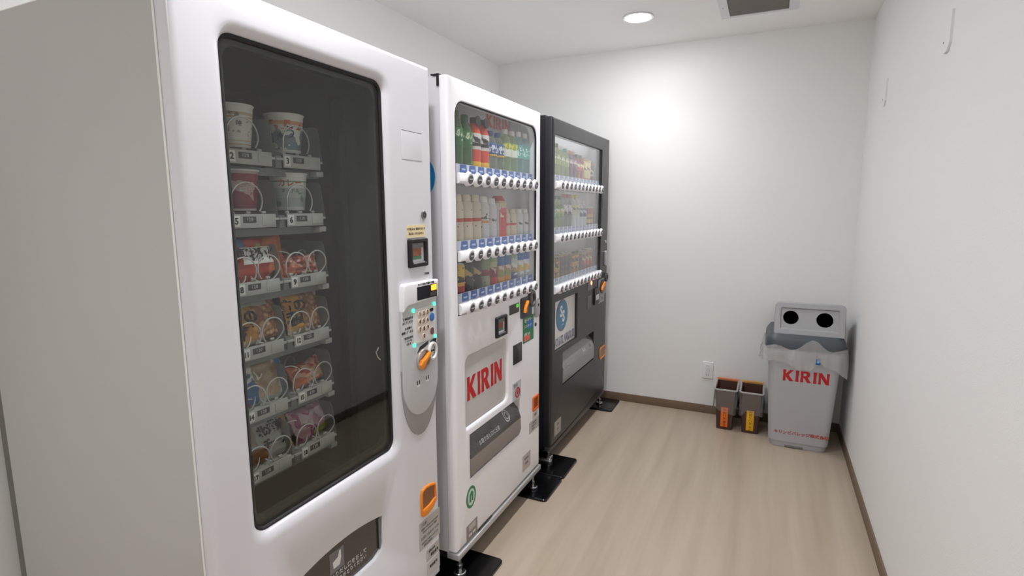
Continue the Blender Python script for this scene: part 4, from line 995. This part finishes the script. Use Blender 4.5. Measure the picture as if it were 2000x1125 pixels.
obj('lever', plate(X3 + .020, poly([(-.302 + px * .085, .842 + pz * .060) for px, pz in ((0, .2), (.2, 0), (.45, .3), (.9, .75), (.85, 1), (.55, .85), (.15, .55))]), round_prof(.010, .003, 3)), ORANGE, lv)
obj('coin_inlet', plate(X3 + .016, ellip(-.178, .925, .030, .030, 28), round_prof(.012, .004), [(ellip(-.178, .925, .017, .017, 28), [(0, 0), (0, -.006)])]), DGREY, m3)
bl = obj('bill_slot', slab(X3, rrect(-.440, -.330, .772, .880, .004), 0, .010, .003), BLACK, m3)
obj('slot_sticker', slab(X3 + .010, rrect(-.415, -.350, .800, .835, .002), 0, .0008), LGREY, bl)
sticker('notice_sticker', -.322, -.190, .762, .814, X3, pm('sticker_steel', '#9a9c9e', .4), m3, [('ご注意', .020, .5, .5)])
obj('service_cover', slab(X3, rrect(-.575, -.490, .766, .845, .002), 0, .0015, .0005), pm('panel_gun_light', '#555558', .4), m3)
cr3 = rrect(-.275, -.142, .362, .446, (.02, .004, .02, .02), 4)
c3 = obj('coin_return', plate(X3 + .005, cr3, round_prof(.005, .002), [(cr3, [(.009, 0), (.011, -.004)])]), pm('orange_muted', '#d98432', .4), m3)
obj('cup_recess', plate(X3 + .001, cr3, [(.008, -.001), (.008, 0)]), pm('recess_grey', '#8f8378', .5), c3)
sticker('spec_sticker', -1.133, -1.033, .150, .232, X3, pm('sticker_warm', '#a9a09b', .45), m3, [('定格', .018, .5, .7), ('100V', .018, .5, .35)])
# skirt with the long curved toe vent
tv = [(-1.165, .1125), (-.19, .1125), (-.19, .150), (-.36, .150), (-.44, .145), (-.62, .130), (-.80, .1195)]
obj('toe_vent', plate(X3 + .0014, poly(tv), [(0, -.001), (0, 0)]), BLACK, m3)
obj('base_frame', B((-.84, D0 + .02, .070), (-.150, D1 - .02, .109)), GUN2, m3)
obj('toe_strip', B((-.162, D0 + .004, .086), (X3 - .002, D1 - .004, .1105), .002), pm('toe_gun', '#4c4a49', .4), m3)
for yy in (-1.165, -.165): foot(-.150, yy, m3, .09)
for yy in (-1.165, -.165): foot(-.76, yy, m3, .09)
ar = obj('anchor_bracket', B((-.20, -1.245, .046), (-.105, -1.215, .062), .003), STEEL, m3)
obj('bracket_tab', B((-.135, -1.218, .046), (-.115, -1.18, .072), .002), STEEL, ar)

# ---- drinks in machine 3
H1, H2, H3 = 'drinks on the dark machine top shelf', 'drinks on the dark machine middle shelf', 'drinks on the dark machine bottom shelf'
XE = X3 - .056
def kz(k): return -1.070 + .0683 * k
BM_ = "the dark machine's"
GT = clear_mat('pet_tea', (.74, .84, .55), 1.2, .05, .4, (.55, .68, .32)); PU = pm('pet_plum', '#5a3a4a', .2, coat=.3); RD = pm('pet_tea_red', '#8a3a34', .2, coat=.3)
LGT = bands('lab_tea', [(0, '#93a85c'), (.5, '#7f9a55')], blob=[(70, .58, '#d8dfc0', .1, .9)])
LPU = bands('lab_plum', [(0, '#6a3b50'), (.6, '#8a6a78')], blob=[(70, .58, '#d8c8cc', .2, .9)])
LRD = bands('lab_teared', [(0, '#b0503c'), (.5, '#8c3830')], blob=[(60, .56, '#e0d2a8', .2, .9)])
CTA = pm('cap_tan', '#c9a86a', .4); CTE = pm('cap_teal', '#58a0a4', .4)
CBN = bands('can_beige', [(0, '#c98a3a'), (.15, '#d9cf9a'), (.9, '#c9b478')], blob=[(45, .6, '#6a4a2a', .4, .9)])
CMR = bands('can_maroon', [(0, '#7a2f30'), (.3, '#c9a29a'), (.4, '#4a2a30'), (.85, '#8c5048')], blob=[(50, .6, '#d8b8b0', .4, .9)])
s1 = 1.512 + .020 + .024
top3 = [('pet', (GT, LGT), CG, .178, 'pale green tea bottle, leftmost on %s top shelf'), ('pet', (GT, LGT), CG, .178, 'pale green tea bottle, second from left on %s top shelf'), ('pet', (GT, LGT), CY, .170, 'pale green tea bottle, third from left on %s top shelf'),
        ('pet', (GT, LGT), CTE, .164, 'pale green bottle with teal cap on %s top shelf'), ('pet', (PU, LPU), CTA, .160, 'dark plum bottle beside the teal capped bottle on %s top shelf'), ('pet', (PU, LPU), CTA, .160, 'dark plum bottle beside the red tea bottle on %s top shelf'),
        ('pet', (RD, LRD), CB, .150, 'dark red tea bottle beside the plum bottles on %s top shelf'), ('pet', (RD, LRD), CB, .150, 'dark red tea bottle, fourth from right on %s top shelf'), ('slim', (CBN,), CTA, .140, 'beige bottle can beside the red tea bottle on %s top shelf'),
        ('can', (CBN,), None, .138, 'beige can with brown crest, second from right on %s top shelf'), ('can', (CMR,), None, .125, 'maroon can, rightmost on %s top shelf')]
for k, (kd, mt, c_, h, lb) in enumerate(top3): drink(kd, XE, kz(k), s1, h, .031, mt, lb % BM_, H1, c_)
LAQ = bands('lab_swirl', [(0, '#4a4a50'), (.35, '#c2c4cc'), (.7, '#7a5a60')], blob=[(40, .52, '#e2e4ea', 0, 1)])
LAM = bands('lab_limegreen', [(0, '#86a85a'), (.3, '#b8c068'), (.7, '#7f9a58')], blob=[(60, .6, '#dde4c8', .1, .9)])
LMB = bands('lab_navywhite', [(0, '#2f4a78')], blob=[(60, .56, '#d8dde8', .1, .9)])
CFE = bands('can_coffee', [(0, '#6a4a2a'), (.15, '#d0b078'), (.35, '#7a5532'), (.45, '#c9a060'), (.6, '#a85a48'), (.92, '#c9c4bc')])
MIL = pm('pet_milk', '#c9cbd0', .3); CRD = pm('cap_red', '#b54a40', .4)
s2 = 1.238 + .020 + .024
mid3 = [('pet', (PETT, LT), CTE, .172, 'teal water bottle, leftmost on %s middle shelf'), ('pet', (PETY, LAM), CG, .178, 'lime green bottle beside the teal bottle on %s middle shelf'), ('pet', (PETY, LAM), CG, .178, 'lime green bottle beside the red capped bottle on %s middle shelf'),
        ('pet', (PETC, LAQ), CRD, .19, 'swirl labelled bottle with red cap beside the lime bottle on %s middle shelf'), ('pet', (PETC, LAQ), CRD, .19, 'swirl labelled bottle with red cap beside the milky bottle on %s middle shelf'),
        ('pet', (MIL, bands('lab_cream', [(0, '#c9c8b0'), (.5, '#d8d49a')], blob=[(60, .6, '#6a6a50', 0, 1)])), pm('cap_yellow', '#d3c05a', .4), .19, 'milky bottle with cream label and yellow cap, left one on %s middle shelf'),
        ('pet', (MIL, bands('lab_cream', [(0, '#c9c8b0')])), pm('cap_yellow', '#d3c05a', .4), .19, 'milky bottle with cream label and yellow cap, right one on %s middle shelf'),
        ('pet', (MIL, LMB), CY, .158, 'white bottle with navy label beside the milky bottles on %s middle shelf'), ('pet', (MIL, LMB), CY, .158, 'white bottle with navy label beside the coffee can on %s middle shelf'),
        ('can', (CFE,), None, .125, 'striped brown coffee can beside the navy label on %s middle shelf'), ('can', (CFE,), None, .125, 'striped brown coffee can, rightmost on %s middle shelf')]
for k, (kd, mt, c_, h, lb) in enumerate(mid3): drink(kd, XE, kz(k), s2, h, .031, mt, lb % BM_, H2, c_)
GLD = bands('can_gold', [(0, '#a8783a'), (.2, '#5a4632'), (.3, '#c9a050'), (.8, '#8a6a3a')], blob=[(40, .55, '#3a2f28', .3, 1), (60, .6, '#dcc08a', 0, .4)])
MOC = bands('can_mocha', [(0, '#7a5a4a'), (.2, '#4f4044'), (.75, '#6a4f48'), (.92, '#a8946a')], blob=[(50, .58, '#a58a78', .1, .5)])
RBN = bands('can_redbrown', [(0, '#8a4a3a'), (.25, '#b54438'), (.5, '#8f6450'), (.85, '#b09a88')], blob=[(50, .58, '#d8c4b4', .3, .9)])
s3 = .966 + .020 + .024
names3 = [(GLD, .118, 'gold coffee can, leftmost on %s bottom shelf'), (GLD, .122, 'gold coffee can, second from left on %s bottom shelf'), (MOC, .130, 'mocha brown can beside the gold cans on %s bottom shelf'), (MOC, .132, 'mocha brown can, fourth from left on %s bottom shelf'),
          (MOC, .134, 'mocha brown can, fifth from left on %s bottom shelf'), (GLD, .136, 'gold coffee can between the mocha cans on %s bottom shelf'), (GLD, .136, 'gold coffee can, fifth from right on %s bottom shelf'), (MOC, .120, 'mocha brown can beside the red brown cans on %s bottom shelf'),
          (RBN, .120, 'red brown can, third from right on %s bottom shelf'), (RBN, .128, 'red brown can, second from right on %s bottom shelf'), (RBN, .128, 'red brown can, rightmost on %s bottom shelf')]
for k, (mt, h, lb) in enumerate(names3): drink('can', XE, kz(k), s3, h, .031, (mt,), lb % BM_, H3)

# ------------------------------------------------------------------ black floor plates under the feet
def floor_plate(y0, y1, x1, label):
    bm = nbm()
    pts = rrect(-.42, x1, y0, y1, .018, 5)
    lo = [bm.verts.new((p[0], p[1], 0)) for p in pts(0)]; mi = [bm.verts.new((p[0], p[1], .009)) for p in pts(0)]; hi = [bm.verts.new((p[0], p[1], .013)) for p in pts(.004)]
    n = len(lo)
    for a, b in ((lo, mi), (mi, hi)):
        for k in range(n): bm.faces.new((a[k], a[(k + 1) % n], b[(k + 1) % n], b[k]))
    bm.faces.new(lo[::-1]); bm.faces.new(hi)
    tag(obj('floor_plate', bm, MATB), label, 'floor plate', 'black plates under the machine feet')
floor_plate(-2.252, -2.016, -.004, "black floor plate under the white drinks machine's near foot")
floor_plate(-1.538, -1.300, -.014, "black floor plate under the white drinks machine's far foot")
floor_plate(-1.292, -1.056, -.014, "black floor plate under the dark machine's near foot")
floor_plate(-.266, -.028, -.034, "black floor plate under the dark machine's far foot, against the back wall")

# ------------------------------------------------------------------ large bin
BING = pm('bin_grey', '#b6b7ba', .45, bump=.08, bscale=300)
LIDL = pm('lid_light_grey', '#a4a5a8', .45, bump=.08, bscale=300)
LIDD = pm('lid_dark_grey', '#4d555b', .45, bump=.08, bscale=300)
HOLE_SHADE = pm('hole_shade_black', '#010101', .9, spec=0.0)
tb = thing('recycling_bin', 'large grey recycling bin with two round holes and red KIRIN lettering', 'bin', (1.097, -.21, 0))
def loft_z(levels, r=.04, n=6, cap=True):
    """rounded-rectangle sections (x0, x1, y0, y1, z, radius) stacked upwards"""
    bm = nbm(); R = []
    for (x0, x1, y0, y1, z, rr) in levels: R.append([bm.verts.new((p[0], p[1], z)) for p in rrect(x0, x1, y0, y1, rr, n)(0)])
    k = len(R[0])
    for a, b in zip(R, R[1:]):
        for i in range(k): bm.faces.new((a[i], a[(i + 1) % k], b[(i + 1) % k], b[i]))
    if cap: bm.faces.new(R[0][::-1]); bm.faces.new(R[-1])
    return bm
BX0, BX1, BY0, BY1 = .949, 1.244, -.378, -.075      # bottom
UX0, UX1, UY0, UY1 = .905, 1.288, -.420, -.042      # top
obj('bin_body', loft_z([(BX0 + .004, BX1 - .004, BY0 + .004, BY1, 0, .035), (BX0, BX1, BY0, BY1, .012, .038), (BX0 - .002, BX1 + .002, BY0 - .002, BY1 + .002, .035, .038), (BX0 - .008, BX1 + .008, BY0 - .008, BY1 + .004, .038, .04),
                        (UX0 + .006, UX1 - .006, UY0 + .006, UY1 - .002, .56, .045), (UX0, UX1, UY0, UY1, .565, .048), (UX0 - .002, UX1 + .002, UY0 - .002, UY1, .60, .05)]), BING, tb, 30)
obj('foot_notch', B((1.03, BY0 - .003, .004), (1.125, BY0 + .006, .016), .002), PRINTG, tb)
def face_y(z):   # y of the front wall at height z
    return (BY0 - .008) + ((UY0 + .006) - (BY0 - .008)) * (z - .038) / (.56 - .038)
lean = Matrix.Rotation(math.atan2((BY0 - .008) - (UY0 + .006), .522), 4, 'X')
def on_front(o):
    """shear a flat print onto the slanting front wall"""
    c = W[o]
    for v in o.data.vertices:
        z = v.co.z + c.z; v.co.y += face_y(z) - c.y - .001
    return o
before = set(C.objects)
logo(.995, .412, .066, .232, 0.0, pm('logo_red_bin', '#c01a20', .45), tb, face='y')
for o in [o for o in C.objects if o not in before]: on_front(o)
o = lettering('キリンビバレッジ株式会社', .0235, (1.109, 0, .095), pm('print_red_bin', '#b8453f', .5), tb, face='y', bold=.0005); on_front(o)
tg = obj('recycle_tag', B((1.150, face_y(.55) - .036, .532), (1.174, face_y(.55) - .0345, .566), .001), pm('tag_blue_bin', '#1f64a8', .4), tb); 
obj('tag_mark', cyl(nbm(), (1.162, face_y(.55) - .0372, .550), (1.162, face_y(.55) - .036, .550), .007, n=14), pm('tag_pale', '#9cc3e6', .4), tg)
# lid: dark rim tray and the light slanted hood with two holes
obj('lid_rim', loft_z([(UX0 - .010, UX1 + .010, UY0 - .010, UY1 + .006, .598, .055), (UX0 - .012, UX1 + .012, UY0 - .012, UY1 + .010, .606, .058), (UX0 - .010, UX1 + .010, UY0 - .010, UY1 + .008, .646, .056), (UX0 - .002, UX1 + .002, UY0 - .002, UY1, .664, .05), (UX0 + .012, UX1 - .012, UY0 + .014, UY1 - .01, .684, .045)]), LIDD, tb, 30)
# hood: front panel slopes back; side profile extruded with rounded top corners
HX0, HX1 = .932, 1.287; HZ0, HZ1 = .680, .856; HYB = -.402; HYT = -.345
hood_f = rrect(HX0, HX1, HZ0, HZ1, (.008, .008, .024, .024), 6)
inner = rrect(HX0 + .030, HX1 - .030, HZ0 + .028, HZ1 - .028, .008, 4)
hole_a = ellip(1.016, .772, .0405, .0375, 36); hole_b = ellip(1.186, .769, .0425, .0395, 36)
bm = plate(0, hood_f, [(.006, -.26), (.002, -.03), (0, -.010), (.004, 0)], [(inner, [(0, 0), (.004, -.006), (.006, -.010)])], back=True, axis='y')
def slant(bm):
    for v in bm.verts:
        tt = (v.co.z - HZ0) / (HZ1 - HZ0)
        if v.co.y < .1: v.co.y += (HYB + (HYT - HYB) * tt)
        else: v.co.y = -.07; v.co.z = HZ0 + (v.co.z - HZ0) * .45      # wedge: the hood falls away to the back
    return bm
obj('hood', slant(bm), LIDL, tb, 30)
bm = plate(0.010, rrect(HX0 + .034, HX1 - .034, HZ0 + .032, HZ1 - .032, .006, 4), [(0, -.004), (0, 0)], [(hole_a, [(0, 0), (0, -.004)]), (hole_b, [(0, 0), (0, -.004)])], axis='y')
obj('hole_panel', slant(bm), LIDL, tb, 30)
for hf in (hole_a, hole_b): obj('hole_shade_disc', slant(plate(0.0125, hf, [(.001, -.006), (.001, -.0015)], axis='y')), HOLE_SHADE, tb)  # black discs paint the shade inside the holes; the hood behind is solid
# liner bag hanging out under the lid
def drape(name, x0, x1, y0, y1, ztop, r, hem, out, mat, parent, seed, n=140, rows=9, wob=.006):
    rnd = random.Random(seed); ph = [rnd.uniform(0, 6.28) for _ in range(8)]
    base = rrect(x0, x1, y0, y1, r, 10)(0)
    # resample the ring evenly
    L = [0]
    for a, b in zip(base, base[1:] + base[:1]): L.append(L[-1] + math.dist(a, b))
    ring = []
    for i in range(n):
        s = L[-1] * i / n
        k = max(j for j in range(len(L)) if L[j] <= s); a, b = base[k % len(base)], base[(k + 1) % len(base)]
        f = (s - L[k]) / max(1e-9, L[k + 1] - L[k]); ring.append((a[0] + (b[0] - a[0]) * f, a[1] + (b[1] - a[1]) * f))
    cx, cy = (x0 + x1) / 2, (y0 + y1) / 2
    bm = nbm(); G = []
    for i, (px, py) in enumerate(ring):
        nx, ny = px - cx, py - cy; l = math.hypot(nx, ny); nx, ny = nx / l, ny / l
        t = 2 * PI * i / n
        zt_, zb = ztop(px, py), hem(px, py, t, ph)
        col = []
        for j in range(rows + 1):
            q = j / rows
            bulge = out(px, py) * math.sin(min(1, q * 1.15) * PI * .62) + wob * q * math.sin(13 * t + ph[0]) + wob * .7 * q * math.sin(29 * t + ph[1] + 2 * q) + wob * .35 * math.sin(51 * t + ph[2])
            col.append(bm.verts.new((px + nx * bulge, py + ny * bulge, zt_ + (zb - zt_) * q + .003 * math.sin(21 * t + ph[3]) * q)))
        G.append(col)
    for i in range(n):
        for j in range(rows): bm.faces.new((G[i][j], G[(i + 1) % n][j], G[(i + 1) % n][j + 1], G[i][j + 1]))
    return obj(name, bm, mat, parent, 80)
def hem_big(px, py, t, ph):
    u = (px - UX0) / (UX1 - UX0)
    z = .520 + .02 * math.sin(3 * t + ph[4]) + .012 * math.sin(7 * t + ph[5])
    if py < -.30:
        z = .525 - .016 * math.sin(PI * u) + .016 * math.sin(9 * u) - .065 * max(0, (u - .75) / .25) ** 1.2 + .05 * math.exp(-((u - .66) / .05) ** 2)
    return z
def top_big(px, py):
    u = (px - UX0) / (UX1 - UX0)
    if py < -.30: return .612 + .044 * math.exp(-((u - .62) / .16) ** 2) + .012 * math.sin(14 * u)
    return .612
drape('bin_liner', UX0 - .018, UX1 + .018, UY0 - .018, UY1 + .008, top_big, .06, hem_big, lambda px, py: .012 if py < -.1 else .004, BAGF, tb, 5, wob=.0075)

# ------------------------------------------------------------------ two small brown bins
BRN = pm('bin_brown', '#4a2f26', .4, bump=.05, bscale=200)
def small_bin(x0, x1, rimcol, stcol, words, label, cat_g, seed):
    cx = (x0 + x1) / 2
    t = thing('small_bin', label, 'bin', (cx, -.15, 0), cat_g)
    bx0, bx1, by0, by1 = x0, x1, -.248, -.075
    ux0, ux1, uy0, uy1 = cx - .062, cx + .062, -.270, -.045
    H = .262
    bm = nbm(); n = 5
    secs = [(bx0, bx1, by0, by1, 0), (ux0, ux1, uy0, uy1, H)]
    R = [[bm.verts.new((p[0], p[1], z)) for p in rrect(a, b, c, d, .012, n)(0)] for a, b, c, d, z in secs]
    R += [[bm.verts.new((p[0], p[1], z)) for p in rrect(a, b, c, d, .011, n)(.004)] for a, b, c, d, z in ((ux0, ux1, uy0, uy1, H), (bx0, bx1, by0, by1, .01))]
    k = len(R[0])
    for a, b in zip(R, R[1:]):
        for i in range(k): bm.faces.new((a[i], a[(i + 1) % k], b[(i + 1) % k], b[i]))
    bm.faces.new(R[0][::-1]); bm.faces.new(R[-1])
    obj('bin_body', bm, BRN, t, 30)
    # coloured rim strip at the back of the opening
    obj('rim_strip', B((ux0 - .006, uy1 - .006, H - .002), (ux1 + .006, uy1 + .008, H + .016), .003), rimcol, t)
    def hem(px, py, tt, ph): return .128 + .014 * math.sin(4 * tt + ph[4]) + .008 * math.sin(9 * tt + ph[5])
    bag = drape('bin_liner', ux0 - .004, ux1 + .004, uy0 - .004, uy1 + .002, lambda px, py: H + .004, .016, hem, lambda px, py: .006 if py < -.06 else .001, BAGT, t, seed, n=90, rows=7, wob=.003)
    bm = nbm()
    tube(bm, [(p[0], p[1], H + .004) for p in rrect(ux0 - .004, ux1 + .004, uy0 - .004, uy1 + .001, .016, 5)(0)] + [(ux0 - .004, uy0 + .012, H + .004)], .0055, 8)
    obj('liner_roll', bm, BAGF, t)
    # sticker on the front
    def fy(z): return by0 + (uy0 - by0) * z / H
    st = B((cx - .022, -.0014, .018), (cx + .020, 0, .150), .0005); 
    for v in st.verts: v.co.y += fy(v.co.z)
    so = obj('name_sticker', st, stcol, t)
    l = lettering(words, .019, (cx - .001, 0, .082), pm('print_darkbrown', '#5a2a10', .5), so, face='y', rot=-PI / 2)
    c = W[l]
    for v in l.data.vertices:
        z = v.co.z + c.z; v.co.y += fy(z) - .0022 - c.y
    return t
small_bin(.642, .734, pm('rim_salmon', '#e08a5e', .45), pm('sticker_orange', '#f07a2c', .45), 'もえるごみ 割り箸', 'small brown bin with an orange sticker below the wall socket', 'small brown bins by the back wall', 31)
small_bin(.791, .884, pm('rim_amber', '#d8a054', .45), pm('sticker_yellow', '#f0b81e', .45), 'もえないごみ カップ', 'small brown bin with a yellow sticker beside the large grey bin', 'small brown bins by the back wall', 37)
